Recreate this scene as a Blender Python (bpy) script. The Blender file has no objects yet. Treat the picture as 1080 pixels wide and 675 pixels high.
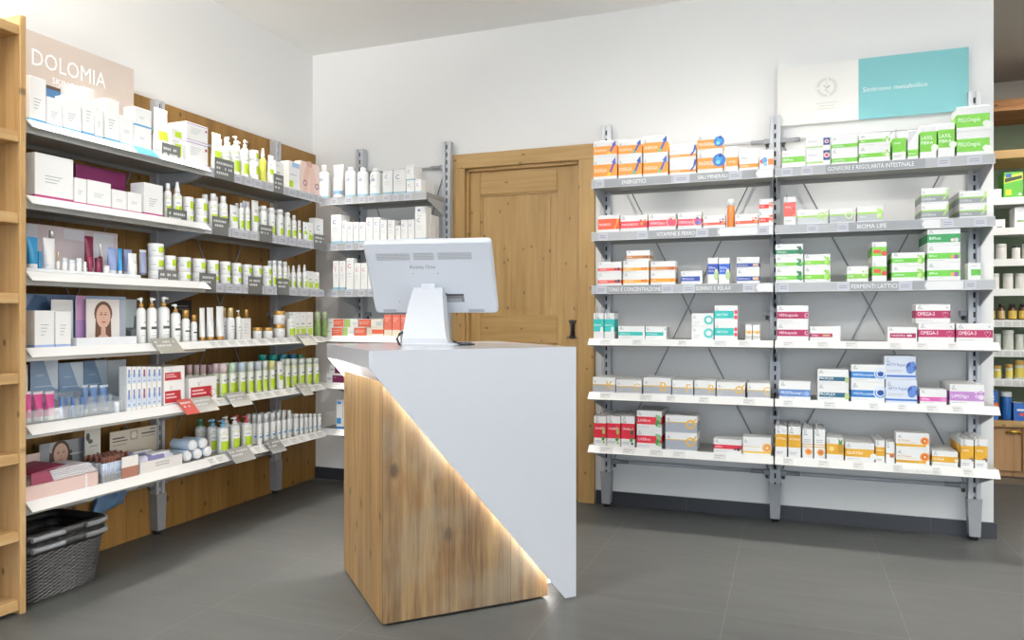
import bpy, math, random
from mathutils import Vector, Matrix
random.seed(7)
SC = bpy.context.scene
COL = SC.collection
PI = math.pi

# ---------------------------------------------------------------- camera model
F, YAW, CX, CY, CH, YH = 782.06, math.radians(20.4457), 3.3076, -4.6393, 1.1889, 334.56
CO, SI = math.cos(YAW), math.sin(YAW)

def ray(x, y):
    a = (x - 540) / F
    return (a * CO - SI, a * SI + CO, (YH - y) / F)
def along_back(x, Y):                       # X of the image column x on the vertical plane Y
    d = ray(x, 300); return CX + d[0] * (Y - CY) / d[1]
def along_left(x, X):                       # Y of the image column x on the vertical plane X
    d = ray(x, 300); return CY + d[1] * (X - CX) / d[0]
def depth_of(X, Y):
    return -(X - CX) * SI + (Y - CY) * CO
def height_at(y, X, Y):
    return CH + (YH - y) * depth_of(X, Y) / F

# ---------------------------------------------------------------- materials
def lin(h):
    h = h.lstrip('#')
    v = [int(h[i:i + 2], 16) / 255 for i in (0, 2, 4)]
    return tuple(c / 12.92 if c <= .04045 else ((c + .055) / 1.055) ** 2.4 for c in v) + (1,)
MATS = {}
def mat(col, rough=.5, metal=0., alpha=1., trans=0., emit=0., bump=0., bscale=200., spec=.5):
    key = (col, rough, metal, alpha, trans, emit, bump, bscale, spec)
    if key in MATS: return MATS[key]
    m = bpy.data.materials.new('surface_' + col.lstrip('#'))
    m.use_nodes = True
    nt = m.node_tree; b = nt.nodes['Principled BSDF']
    b.inputs['Base Color'].default_value = lin(col)
    b.inputs['Roughness'].default_value = rough
    b.inputs['Metallic'].default_value = metal
    b.inputs['Alpha'].default_value = alpha
    b.inputs['Transmission Weight'].default_value = trans
    b.inputs['Specular IOR Level'].default_value = spec
    if emit:
        b.inputs['Emission Color'].default_value = lin(col)
        b.inputs['Emission Strength'].default_value = emit
    if bump:
        t = nt.nodes.new('ShaderNodeTexCoord'); n = nt.nodes.new('ShaderNodeTexNoise'); bp = nt.nodes.new('ShaderNodeBump')
        n.inputs['Scale'].default_value = bscale; bp.inputs['Strength'].default_value = bump; bp.inputs['Distance'].default_value = .002
        nt.links.new(t.outputs['Object'], n.inputs['Vector']); nt.links.new(n.outputs['Fac'], bp.inputs['Height'])
        nt.links.new(bp.outputs['Normal'], b.inputs['Normal'])
    MATS[key] = m
    return m

def wood(name, dark, midc, light, axis='z', grain=14., knots=1.6, rough=.55, plank=0., plank_axis='x', worn=0., face='xz', seam=.004, seamd=.3):
    """solid softwood: stretched grain, dark knots, optional board joints"""
    m = bpy.data.materials.new(name); m.use_nodes = True
    nt = m.node_tree; N = nt.nodes.new; L = nt.links.new
    b = nt.nodes['Principled BSDF']; b.inputs['Roughness'].default_value = rough
    tc = N('ShaderNodeTexCoord'); mp = N('ShaderNodeMapping')
    s = {'x': (.06, 1, 1), 'y': (1, .06, 1), 'z': (1, 1, .06)}[axis]
    mp.inputs['Scale'].default_value = s
    L(tc.outputs['Object'], mp.inputs['Vector'])
    n1 = N('ShaderNodeTexNoise'); n1.inputs['Scale'].default_value = grain; n1.inputs['Detail'].default_value = 8; n1.inputs['Distortion'].default_value = .9
    L(mp.outputs['Vector'], n1.inputs['Vector'])
    n2 = N('ShaderNodeTexNoise'); n2.inputs['Scale'].default_value = grain * 6; n2.inputs['Detail'].default_value = 4
    L(mp.outputs['Vector'], n2.inputs['Vector'])
    mx = N('ShaderNodeMix'); mx.data_type = 'FLOAT'; mx.inputs[0].default_value = .35
    L(n1.outputs['Fac'], mx.inputs[2]); L(n2.outputs['Fac'], mx.inputs[3])
    cr = N('ShaderNodeValToRGB')
    e = cr.color_ramp.elements; e[0].position = .3; e[0].color = lin(dark); e[1].position = .68; e[1].color = lin(light)
    q = e.new(.47); q.color = lin(midc)
    L(mx.outputs[0], cr.inputs['Fac'])
    out = cr.outputs['Color']
    # knots
    sk = N('ShaderNodeSeparateXYZ'); L(tc.outputs['Object'], sk.inputs[0]); ck = N('ShaderNodeCombineXYZ')
    for q_, ax in enumerate(face):
        sc_ = N('ShaderNodeMath'); sc_.operation = 'MULTIPLY'; sc_.inputs[1].default_value = .6 if ax == axis else 1.; L(sk.outputs[ax.upper()], sc_.inputs[0]); L(sc_.outputs[0], ck.inputs[q_])
    vo = N('ShaderNodeTexVoronoi'); vo.voronoi_dimensions = '2D'; vo.inputs['Scale'].default_value = 4.6 * knots; L(ck.outputs[0], vo.inputs['Vector'])
    kr = N('ShaderNodeValToRGB'); ke = kr.color_ramp.elements
    ke[0].position = .03; ke[0].color = (1, 1, 1, 1); ke[1].position = .075; ke[1].color = (0, 0, 0, 1)
    L(vo.outputs['Distance'], kr.inputs['Fac'])
    wn = N('ShaderNodeTexNoise'); wn.inputs['Scale'].default_value = 2.3 * knots; L(tc.outputs['Object'], wn.inputs['Vector'])
    wr = N('ShaderNodeMath'); wr.operation = 'GREATER_THAN'; wr.inputs[1].default_value = .47; L(wn.outputs['Fac'], wr.inputs[0])
    km = N('ShaderNodeMath'); km.operation = 'MULTIPLY'; L(kr.outputs['Color'], km.inputs[0]); L(wr.outputs[0], km.inputs[1])
    k2 = N('ShaderNodeMath'); k2.operation = 'MULTIPLY'; k2.inputs[1].default_value = .8; L(km.outputs[0], k2.inputs[0])
    mxk = N('ShaderNodeMix'); mxk.data_type = 'RGBA'; L(k2.outputs[0], mxk.inputs[0]); L(out, mxk.inputs[6])
    mxk.inputs[7].default_value = tuple(c * .35 for c in lin(dark)[:3]) + (1,)
    out = mxk.outputs[2]
    if worn:      # greyish bleached blotches and brown stains of old boards
        w1 = N('ShaderNodeTexNoise'); w1.inputs['Scale'].default_value = 3.2; w1.inputs['Detail'].default_value = 6; L(tc.outputs['Object'], w1.inputs['Vector'])
        r1 = N('ShaderNodeValToRGB'); r1.color_ramp.elements[0].position = .46; r1.color_ramp.elements[1].position = .68
        L(w1.outputs['Fac'], r1.inputs['Fac'])
        f1 = N('ShaderNodeMath'); f1.operation = 'MULTIPLY'; f1.inputs[1].default_value = worn; L(r1.outputs['Color'], f1.inputs[0])
        a = N('ShaderNodeMix'); a.data_type = 'RGBA'; L(f1.outputs[0], a.inputs[0]); L(out, a.inputs[6]); a.inputs[7].default_value = lin('#8d8576'); out = a.outputs[2]
        mw = N('ShaderNodeMapping'); mw.inputs['Scale'].default_value = (1, 1, .22); mw.inputs['Location'].default_value = (3, 1, 7); L(tc.outputs['Object'], mw.inputs['Vector'])
        w2 = N('ShaderNodeTexNoise'); w2.inputs['Scale'].default_value = 11; w2.inputs['Detail'].default_value = 7; L(mw.outputs['Vector'], w2.inputs['Vector'])
        r2 = N('ShaderNodeValToRGB'); r2.color_ramp.elements[0].position = .55; r2.color_ramp.elements[1].position = .72
        L(w2.outputs['Fac'], r2.inputs['Fac'])
        f2 = N('ShaderNodeMath'); f2.operation = 'MULTIPLY'; f2.inputs[1].default_value = .55; L(r2.outputs['Color'], f2.inputs[0])
        a = N('ShaderNodeMix'); a.data_type = 'RGBA'; L(f2.outputs[0], a.inputs[0]); L(out, a.inputs[6]); a.inputs[7].default_value = lin('#7a4a1c'); out = a.outputs[2]
    if plank:
        sp = N('ShaderNodeSeparateXYZ'); L(tc.outputs['Object'], sp.inputs[0])
        dv = N('ShaderNodeMath'); dv.operation = 'DIVIDE'; dv.inputs[1].default_value = plank; L(sp.outputs[plank_axis.upper()], dv.inputs[0])
        fr = N('ShaderNodeMath'); fr.operation = 'FRACT'; L(dv.outputs[0], fr.inputs[0])
        gt = N('ShaderNodeMath'); gt.operation = 'LESS_THAN'; gt.inputs[1].default_value = seam / plank; L(fr.outputs[0], gt.inputs[0])
        fl = N('ShaderNodeMath'); fl.operation = 'FLOOR'; L(dv.outputs[0], fl.inputs[0])
        wn2 = N('ShaderNodeTexWhiteNoise'); wn2.noise_dimensions = '1D'; L(fl.outputs[0], wn2.inputs['W'])
        hs = N('ShaderNodeHueSaturation'); L(out, hs.inputs['Color'])
        mr = N('ShaderNodeMapRange'); mr.inputs[3].default_value = .88; mr.inputs[4].default_value = 1.1; L(wn2.outputs['Value'], mr.inputs[0]); L(mr.outputs[0], hs.inputs['Value'])
        mj = N('ShaderNodeMix'); mj.data_type = 'RGBA'; L(gt.outputs[0], mj.inputs[0]); L(hs.outputs['Color'], mj.inputs[6])
        mj.inputs[7].default_value = tuple(c * seamd for c in lin(dark)[:3]) + (1,); out = mj.outputs[2]
    L(out, b.inputs['Base Color'])
    bp = N('ShaderNodeBump'); bp.inputs['Strength'].default_value = .25 if not worn else .5; bp.inputs['Distance'].default_value = .003
    L(mx.outputs[0], bp.inputs['Height']); L(bp.outputs['Normal'], b.inputs['Normal'])
    return m

# ---------------------------------------------------------------- text outlines, made once while the scene is empty
TEXT = {}
def load_texts(strings):
    tmp = []
    for s in strings:
        c = bpy.data.curves.new('t', 'FONT'); c.body = s; c.resolution_u = 2
        o = bpy.data.objects.new('t', c); COL.objects.link(o); tmp.append((s, o))
    dg = bpy.context.evaluated_depsgraph_get()
    for s, o in tmp:
        me = o.evaluated_get(dg).to_mesh(); me.calc_loop_triangles()
        vs = [(v.co.x, v.co.y) for v in me.vertices]
        TEXT[s] = (vs, [tuple(t.vertices) for t in me.loop_triangles], min(v[0] for v in vs), max(v[0] for v in vs))
    for s, o in tmp:
        c = o.data; bpy.data.objects.remove(o); bpy.data.curves.remove(c)

# ---------------------------------------------------------------- mesh builder
class MB:
    def __init__(s): s.v = []; s.f = []; s.m = []; s.sm = []; s.mats = []
    def mi(s, m):
        if isinstance(m, str): m = mat(m)
        if m not in s.mats: s.mats.append(m)
        return s.mats.index(m)
    def add(s, vs, fs, m, smooth=False):
        o = len(s.v); s.v += [tuple(p) for p in vs]; k = s.mi(m)
        for f in fs: s.f.append(tuple(i + o for i in f)); s.m.append(k); s.sm.append(smooth)
    def box(s, x0, x1, y0, y1, z0, z1, m):
        s.add([(x0, y0, z0), (x1, y0, z0), (x1, y1, z0), (x0, y1, z0), (x0, y0, z1), (x1, y0, z1), (x1, y1, z1), (x0, y1, z1)],
              [(0, 3, 2, 1), (4, 5, 6, 7), (0, 1, 5, 4), (1, 2, 6, 5), (2, 3, 7, 6), (3, 0, 4, 7)], m)
    def rbox(s, x0, x1, y0, y1, z0, z1, m, r=.003):
        """box with small chamfered vertical and horizontal edges"""
        r = min(r, (x1 - x0) * .3, (y1 - y0) * .3, (z1 - z0) * .3)
        ring = [(x0 + r, y0), (x1 - r, y0), (x1, y0 + r), (x1, y1 - r), (x1 - r, y1), (x0 + r, y1), (x0, y1 - r), (x0, y0 + r)]
        cx, cy = (x0 + x1) / 2, (y0 + y1) / 2
        def ins(p): return (p[0] + (r if p[0] < cx else -r) * (abs(p[0] - cx) > (x1 - x0) / 2 - r * .5 or 1) * .7, p[1] + (r if p[1] < cy else -r) * .7)
        a = [ins(p) + (z0,) for p in ring]; b = [p + (z0 + r,) for p in ring]; c = [p + (z1 - r,) for p in ring]; d = [ins(p) + (z1,) for p in ring]
        fs = [tuple(range(7, -1, -1)), tuple(range(24, 32))]
        for k in range(3):
            for i in range(8): j = (i + 1) % 8; fs.append((k * 8 + i, k * 8 + j, k * 8 + 8 + j, k * 8 + 8 + i))
        s.add(a + b + c + d, fs, m)
    def prism(s, poly, y0, y1, m, axis='y'):
        """polygon (a, z), counter-clockwise seen from -y, swept along y (or (a, z) in y swept along x)"""
        n = len(poly)
        if axis == 'y': vs = [(a, y0, z) for a, z in poly] + [(a, y1, z) for a, z in poly]
        elif axis == 'x': vs = [(y0, a, z) for a, z in poly] + [(y1, a, z) for a, z in poly]
        else: vs = [(a, b, y0) for a, b in poly] + [(a, b, y1) for a, b in poly]
        fs = [tuple(range(n)), tuple(range(2 * n - 1, n - 1, -1))] + [(i, i + n, (i + 1) % n + n, (i + 1) % n) for i in range(n)]
        s.add(vs, fs, m)
    def lathe(s, prof, segs, m, cx=0, cy=0, cap=True, smooth=True, sx=1., sy=1., patch=None):
        """prof [(r, z)]; patch [(z0, z1, a0, a1, material)]: facets of the side whose middle lies there (angle 0 = front)"""
        o = len(s.v); n = len(prof)
        for r, z in prof:
            for i in range(segs):
                t = 2 * PI * i / segs - PI / 2
                s.v.append((cx + r * sx * math.cos(t), cy + r * sy * math.sin(t), z))
        k = s.mi(m)
        for a in range(n - 1):
            zm = (prof[a][1] + prof[a + 1][1]) / 2
            for i in range(segs):
                j = (i + 1) % segs
                ang = math.degrees(2 * PI * (i + .5) / segs); ang = ang - 360 if ang > 180 else ang
                kk = k
                for p in patch or ():
                    if p[0] < zm < p[1] and p[2] < ang < p[3]: kk = s.mi(p[4])
                s.f.append((o + a * segs + i, o + a * segs + j, o + (a + 1) * segs + j, o + (a + 1) * segs + i)); s.m.append(kk); s.sm.append(smooth)
        if cap:
            s.f.append(tuple(o + i for i in range(segs - 1, -1, -1))); s.m.append(k); s.sm.append(False)
            s.f.append(tuple(o + (n - 1) * segs + i for i in range(segs))); s.m.append(k); s.sm.append(False)
    def tube(s, path, r, m, segs=8):
        o = len(s.v); n = len(path); P = [Vector(p) for p in path]
        for i, p in enumerate(P):
            d = (P[min(i + 1, n - 1)] - P[max(i - 1, 0)]).normalized()
            up = Vector((0, 0, 1)) if abs(d.z) < .9 else Vector((1, 0, 0))
            a = d.cross(up).normalized(); b = a.cross(d)
            for k in range(segs):
                t = 2 * PI * k / segs; s.v.append(tuple(p + a * r * math.cos(t) + b * r * math.sin(t)))
        k = s.mi(m)
        for i in range(n - 1):
            for q in range(segs):
                j = (q + 1) % segs; s.f.append((o + i * segs + q, o + i * segs + j, o + (i + 1) * segs + j, o + (i + 1) * segs + q)); s.m.append(k); s.sm.append(True)
        s.f.append(tuple(o + i for i in range(segs))); s.m.append(k); s.sm.append(False)
        s.f.append(tuple(o + (n - 1) * segs + i for i in range(segs - 1, -1, -1))); s.m.append(k); s.sm.append(False)
    def text(s, string, org, ux, uz, size, m, maxw=None, align='l', nudge=None):
        """flat lettering: org is its baseline start, ux and uz the writing and height directions"""
        if string not in TEXT: return
        vs, tris, a, b = TEXT[string]
        sc = size / .72
        sx = sc
        if maxw and (b - a) * sc > maxw: sx = maxw / (b - a)
        off = {'l': -a, 'c': -(a + b) / 2, 'r': -b}[align]
        ux, uz, org = Vector(ux), Vector(uz), Vector(org)
        s.add([org + ux * ((x + off) * sx) + uz * (y * sc) for x, y in vs], tris, m)
    def merge(s, o, M=None):
        b = len(s.v); s.v += [tuple(M @ Vector(p)) if M else p for p in o.v]
        for f, k, q in zip(o.f, o.m, o.sm): s.f.append(tuple(i + b for i in f)); s.m.append(s.mi(o.mats[k])); s.sm.append(q)
    def build(s, name, parent=None, loc=None, rotz=0):
        me = bpy.data.meshes.new(name); me.from_pydata(s.v, [], s.f)
        for m in s.mats: me.materials.append(m)
        me.polygons.foreach_set('material_index', s.m); me.polygons.foreach_set('use_smooth', s.sm)
        me.update()
        o = bpy.data.objects.new(name, me); COL.objects.link(o)
        if parent is not None: o.parent = parent
        if loc is not None: o.location = loc
        if rotz: o.rotation_euler = (0, 0, rotz)
        return o

def empty(name, loc=(0, 0, 0), rotz=0):
    o = bpy.data.objects.new(name, None); COL.objects.link(o); o.location = loc; o.rotation_euler = (0, 0, rotz); o.empty_display_size = .1
    return o
def tag(o, label, cat, group=None, kind=None):
    o['label'] = label; o['category'] = cat
    if group: o['group'] = group
    if kind: o['kind'] = kind
    return o
def structure(o, label=None):
    o['kind'] = 'structure'
    if label: o['label'] = label
    return o
def copy_tree(o, parent=None):
    c = o.copy(); COL.objects.link(c)
    if parent is not None: c.parent = parent
    for ch in o.children: copy_tree(ch, c)
    return c
# ---------------------------------------------------------------- printed cartons
WH = '#f1f0ee'; LIME = '#b9d62e'; INK = '#8d9094'
def print_front(mb, w, h, d, pr, y=0.):
    """printed panels on the front (y = 0, facing -y) of a carton; bands that reach an edge run round the side"""
    lay = 0
    X = lambda u: -w / 2 + u * w
    for p in pr:
        lay += 1; e = y - .00022 * lay
        k = p[0]
        if k == 'b':
            _, v0, v1, c = p[:4]; u0, u1 = (p[4], p[5]) if len(p) > 4 else (0., 1.)
            mb.add([(X(u0), e, v0 * h), (X(u1), e, v0 * h), (X(u1), e, v1 * h), (X(u0), e, v1 * h)], [(0, 1, 2, 3)], c)
            if u0 <= 0: mb.add([(-w / 2 - .0003, y, v0 * h), (-w / 2 - .0003, y + d, v0 * h), (-w / 2 - .0003, y + d, v1 * h), (-w / 2 - .0003, y, v1 * h)], [(0, 3, 2, 1)], c)
            if u1 >= 1: mb.add([(w / 2 + .0003, y, v0 * h), (w / 2 + .0003, y + d, v0 * h), (w / 2 + .0003, y + d, v1 * h), (w / 2 + .0003, y, v1 * h)], [(0, 1, 2, 3)], c)
        elif k == 't':
            _, u, v, sz, c, st = p[:6]; um = p[6] if len(p) > 6 else .97
            mb.text(st, (X(u), e, v * h), (1, 0, 0), (0, 0, 1), sz * h, c, maxw=max(.01, (um - u) * w))
        elif k in 'eo':
            _, u, v, rx, ry, c = p[:6]; n = 18
            a0, a1 = (p[6], p[7]) if len(p) > 6 else (0, 360)
            cx, cz = X(u), v * h
            pts = [(math.cos(math.radians(a0 + (a1 - a0) * i / n)), math.sin(math.radians(a0 + (a1 - a0) * i / n))) for i in range(n + 1)]
            if k == 'e': mb.add([(cx + a * rx * h, e, cz + b * ry * h) for a, b in pts[:n]], [tuple(range(n))], c)
            else:
                ri = max(.0, rx - ry)
                mb.add([(cx + a * rx * h, e, cz + b * rx * h) for a, b in pts] + [(cx + a * ri * h, e, cz + b * ri * h) for a, b in pts],
                       [(i, i + 1, n + 2 + i, n + 1 + i) for i in range(n)], c)
        elif k == 'p':
            mb.add([(X(u), e, v * h) for u, v in p[1]], [tuple(range(len(p[1])))], p[2])

def logo(u=.06, v=.8, s=.11, c=INK):
    """little grey mountain mark with a line of small print under it"""
    return [('p', [(u, v), (u + s, v), (u + s * .55, v + s * 1.5)], c), ('p', [(u + s * .25, v + .01), (u + s * .85, v + .01), (u + s * .55, v + s * 1.05)], WH),
            ('b', v - .05, v - .025, c, u, u + s * 1.3)]
def small(v=.12, u0=.06, u1=.5, c='#b9bbbd', n=1, dv=.06):
    return [('b', v - i * dv, v - i * dv + .022, c, u0, u1 - .07 * i) for i in range(n)]
def deco(k, a='#e8a23a', b='#4a9a3a', u=.86, v=.45):
    if k == 'arrow': return [('p', [(.62, .3), (.70, .3), (.86, .66), (.92, .66), (.93, .95), (.78, .78), (.82, .74)], b), ('p', [(.62, .3), (.70, .3), (.78, .47), (.72, .47)], a)]
    if k == 'globe': return [('e', u, v + .12, .30, .30, a), ('e', u + .01, v + .2, .15, .17, b), ('e', u - .04, v + .02, .11, .1, '#7fd0e6'), ('e', u + .05, v + .34, .09, .1, '#2b4fa0')]
    if k == 'swoosh': return [('p', [(.76, .2), (.86, .2), (1, .62), (1, .9), (.94, .9), (.9, .5)], a)]
    if k == 'dots': return [('e', u - .06, v, .11, .1, a), ('e', u + .05, v - .04, .12, .12, b), ('e', u + .04, v + .2, .08, .08, a), ('e', u - .1, v + .2, .06, .06, b)]
    if k == 'people': return [('o', u, v + .02, .33, .05, '#d8c3a0'), ('e', u - .04, v + .18, .08, .08, a), ('e', u + .04, v - .08, .12, .16, b), ('e', u - .06, v - .1, .09, .13, a)]
    if k == 'flower': return [('e', u, v, .26, .26, a), ('e', u, v, .17, .17, b), ('e', u, v, .07, .07, '#f6d9a0')]
    if k == 'ring': return [('o', u - .06, v + .05, .27, .1, a), ('p', [(u + .02, v + .2), (u + .1, v + .42), (u + .13, v + .40), (u + .06, v + .12)], a)]
    if k == 'leaf': return [('e', u + .03, v + .14, .12, .2, b), ('e', u - .02, v - .1, .13, .17, a), ('e', u + .05, v - .22, .1, .1, b), ('e', u - .05, v + .28, .07, .09, b)]
    if k == 'heart': return [('o', u - .035, v + .04, .09, .018, '#e7b9cb', 0, 200), ('o', u + .03, v + .04, .09, .018, '#e7b9cb', -20, 180), ('p', [(u - .07, v), (u - .065, v), (u, v - .17), (u + .066, v), (u + .071, v), (u, v - .2)], '#e7b9cb')]
    if k == 'swirl': return [('o', u + .02, v + .05, .33, .06, '#dfeaf6'), ('o', u + .02, v + .05, .22, .06, '#dfeaf6'), ('e', u + .02, v + .05, .13, .13, b)]
    if k == 'square': return [('b', .0, 1., a, .78, .99), ('o', .885, .5, .2, .07, '#e6556a'), ('e', .885, .5, .07, .07, '#ffffff')]
    if k == 'bone': return [('e', u, v + .08, .2, .22, a), ('e', u - .03, v - .04, .15, .16, b), ('e', u + .05, v + .2, .11, .12, b)]
    if k == 'bottle': return [('e', u, .33, .09, .2, a), ('e', u, .5, .05, .07, b)]
    if k == 'fruit': return [('e', u + .02, v - .12, .13, .13, a), ('e', u - .1, v - .12, .1, .1, b)]
    if k == 'pine': return [('e', u + .02, v + .02, .12, .22, a), ('p', [(u - .08, v + .2), (u + .1, v + .2), (u + .14, v + .5), (u + .02, v + .34), (u - .1, v + .5)], b)]
    return []
def pk(col, txt='', b=(.25, .6), dk=None, a=None, c=None, lg=1, ts=None, tc='#ffffff', u1=1., u0=0., low=None, tu=.06, um=.72, base=None):
    r = []
    if low: r.append(('b', 0, low[0], low[1]))
    if b: r.append(('b', b[0], b[1], col, u0, u1))
    if txt: r.append(('t', tu, b[0] + (b[1] - b[0]) * .34, ts or (b[1] - b[0]) * .36, tc, txt, um))
    if lg: r += logo()
    r += small()
    if dk: r += deco(dk, *( [a] if a and not c else [a, c] if a else []))
    return r
def tall(col, txt='', b=(.32, .75), dk=None, a=None, c=None, base=None, txt2=''):
    r = [('b', b[0], b[1], col)] + logo(.15, .84, .2)
    if txt: r.append(('t', .1, b[0] + (b[1] - b[0]) * .58, .07, '#ffffff', txt, .93))
    if txt2: r.append(('t', .1, b[0] + (b[1] - b[0]) * .36, .06, '#ffffff', txt2, .8))
    r += small(.15, .1, .7, n=2, dv=.05)
    if dk: r += [(q[0], q[1], q[2], q[3] * .42, q[4] * .42, *q[5:]) if q[0] in 'eo' else q for q in deco(dk, *([a, c] if c else [a] if a else []), u=.78, v=b[0] + .08)]
    return r

def carton(w, h, d, pr, base=WH, name='medicine_carton'):
    m = MB(); m.rbox(-w / 2, w / 2, 0, d, 0, h, base, r=.0012)
    print_front(m, w, h, d, pr)
    return m.build(name)

# ---------------------------------------------------------------- bottles, jars, tubes (front at y = 0, thing's origin under its middle of the front)
WB = ('#f3f3f1', .35)
def wb(): return mat(*WB)
CLEAR = lambda: mat('#e9eceb', .12, alpha=.55)
def label_shell(lab, h, r, base='#f3f3f1'):
    """one curved printed sheet on the straight side, its fields coloured cell by cell"""
    m = MB(); e = r * 1.004 + .0002
    zs = sorted({z for l in lab for z in l[:2]}); ag = sorted({a for l in lab for a in l[2:4]}); full = []
    for p, q in zip(ag, ag[1:]):
        n = max(1, math.ceil((q - p) / 15)); full += [p + (q - p) * i / n for i in range(n)]
    full.append(ag[-1]); na = len(full)
    for z in zs:
        for t in full: g = math.radians(t) - PI / 2; m.v.append((e * math.cos(g), r + e * math.sin(g), z * h))
    for i in range(len(zs) - 1):
        for j in range(na - 1):
            zc, ac = (zs[i] + zs[i + 1]) / 2, (full[j] + full[j + 1]) / 2; c = base
            for l in lab:
                if l[0] < zc < l[1] and l[2] < ac < l[3]: c = l[4]
            m.f.append((i * na + j, i * na + j + 1, (i + 1) * na + j + 1, (i + 1) * na + j)); m.m.append(m.mi(mat(c, .4))); m.sm.append(True)
    return m
def assemble(name, bm, lab, h, r):
    o = empty(name); bm.build('body', o)
    if lab: label_shell(lab, h, r).build('label', o)
    return o
def body(r, h, hb, m, neck=.4, segs=22, sh=.12):
    mb = MB(); st = hb * (1 - sh)
    mb.lathe([(r * .9, 0), (r, h * .015), (r, st), (r * .93, st + (hb - st) * .45), (r * .68, st + (hb - st) * .85), (r * neck, hb)], segs, m, 0, r)
    return mb
LB = {  # label layouts: (z0, z1, a0, a1, colour) as fractions of the whole height
    'lime': [(.08, .36, -62, 36, LIME), (.56, .58, -75, 55, '#c9dd6a'), (.42, .46, -55, -5, '#c3c6c4'), (.62, .64, -50, -15, '#b9bcbb')],
    'limer': [(.3, .72, -24, 34, LIME), (.4, .46, -78, -40, '#b9bcbb'), (.56, .59, -78, -46, '#c6c9c8')],
    'limeb': [(.06, .30, -40, 45, LIME), (.36, .375, -50, 50, '#bfe04a'), (.42, .5, -40, 0, '#c3c6c4')],
    'grey': [(.30, .36, -45, 45, '#4e5359'), (.16, .18, -40, 30, '#c3c6c8'), (.44, .47, -10, 40, '#b9bcc0'), (.22, .235, -40, 40, '#cfd2d4')],
    'plain': [(.30, .32, -40, 30, '#b5b8bb'), (.40, .43, -40, 10, '#a9acb0'), (.22, .235, -40, 40, '#cfd2d4')],
    'blue': [(.0, .07, -180, 180, '#8cc3d6'), (.5, .6, -30, 20, '#b4bccb'), (.3, .32, -40, 40, '#c8d4dc')],
    'bluel': [(.22, .28, -45, 45, '#4aa0d8'), (.34, .36, -40, 20, '#b4bccb')],
    'none': [],
    'limew': [(.05, .40, -60, 60, LIME), (.40, .66, -60, 60, '#eef0f0'), (.46, .52, -40, 20, '#a9aeb0')],
}
def kid(mb, name, par): return mb.build(name, parent=par)
def mk_pump(w, h, lab='lime', cap='#f3f3f1', collar=None, bodyc='#f3f3f1', name='pump_bottle', face=-1):
    r = w / 2; hb = h * .78
    o = assemble(name, body(r, h, hb, mat(bodyc, .35), neck=.42), LB[lab], h, r)
    p = MB(); cm = mat(cap, .35); co = mat(collar, .3, .6) if collar else cm
    p.lathe([(r * .44, hb), (r * .44, hb + h * .09), (r * .3, hb + h * .095)], 16, co, 0, r)
    p.lathe([(r * .16, hb + h * .09), (r * .16, h * .93)], 10, cm, 0, r)
    p.lathe([(r * .3, h * .925), (r * .34, h * .94), (r * .34, h * .99), (r * .28, h)], 14, cm, 0, r)
    p.box(0 if face > 0 else -r * .95, r * .95 if face > 0 else 0, r - r * .16, r + r * .16, h * .945, h * .985, cm)
    kid(p, 'pump', o); return o
def mk_cap(w, h, lab='lime', cap='#f3f3f1', bodyc='#f3f3f1', hc=.2, rc=.62, name='lotion_bottle', metal=0., neck=None):
    r = w / 2; hb = h * (1 - hc)
    o = assemble(name, body(r, h, hb, mat(bodyc, .35), neck=neck or min(.95, rc * .9)), LB[lab], h, r)
    p = MB(); p.lathe([(r * rc, hb), (r * rc, h * .985), (r * rc * .9, h)], 18, mat(cap, .35, metal), 0, r)
    kid(p, 'cap', o); return o
def mk_spray(w, h, lab='lime', cap='#f3f3f1', bodyc='#f3f3f1', name='spray_bottle'):
    r = w / 2; hb = h * .7
    o = assemble(name, body(r, h, hb, mat(bodyc, .35), neck=.6, sh=.16), LB[lab], h, r)
    p = MB(); p.lathe([(r * .6, hb), (r * .56, h * .8), (r * .36, h * .9), (r * .3, h * .985), (r * .22, h)], 18, mat(cap, .35), 0, r)
    kid(p, 'spray_head', o); return o
def mk_clear(w, h, lab='limew', cap='#e9eceb', bodyc='#e8ebcf', hc=.3, name='clear_capped_bottle', tint=None):
    r = w / 2; hb = h * (1 - hc)
    mb = MB(); L_ = LB[lab]
    mb.lathe([(r * .95, 0), (r, h * .02)] + [(r, hb * .97), (r * .97, hb)], 20, mat(bodyc, .3), 0, r)
    o = assemble(name, mb, L_, h, r)
    p = MB(); p.lathe([(r * .98, hb), (r * .98, h * .985), (r * .9, h)], 20, mat(tint, .25) if tint else mat(cap, .2, alpha=.75), 0, r)
    kid(p, 'cap', o); return o
def mk_jar(w, h, lab='limer', lid='#f5f5f3', bodyc='#f3f3f1', hl=.27, name='cream_jar', metal=0.):
    r = w / 2; hb = h * (1 - hl); L_ = LB[lab]
    mb = MB(); mb.lathe([(r * .9, 0), (r * .97, h * .03)] + [(r * .97, hb * .96), (r * .93, hb)], 24, mat(bodyc, .35), 0, r)
    o = assemble(name, mb, L_, h, r)
    p = MB(); p.lathe([(r * .99, hb), (r, hb + h * .02), (r, h * .97), (r * .95, h)], 24, mat(lid, .35, metal), 0, r)
    kid(p, 'lid', o); return o
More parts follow.
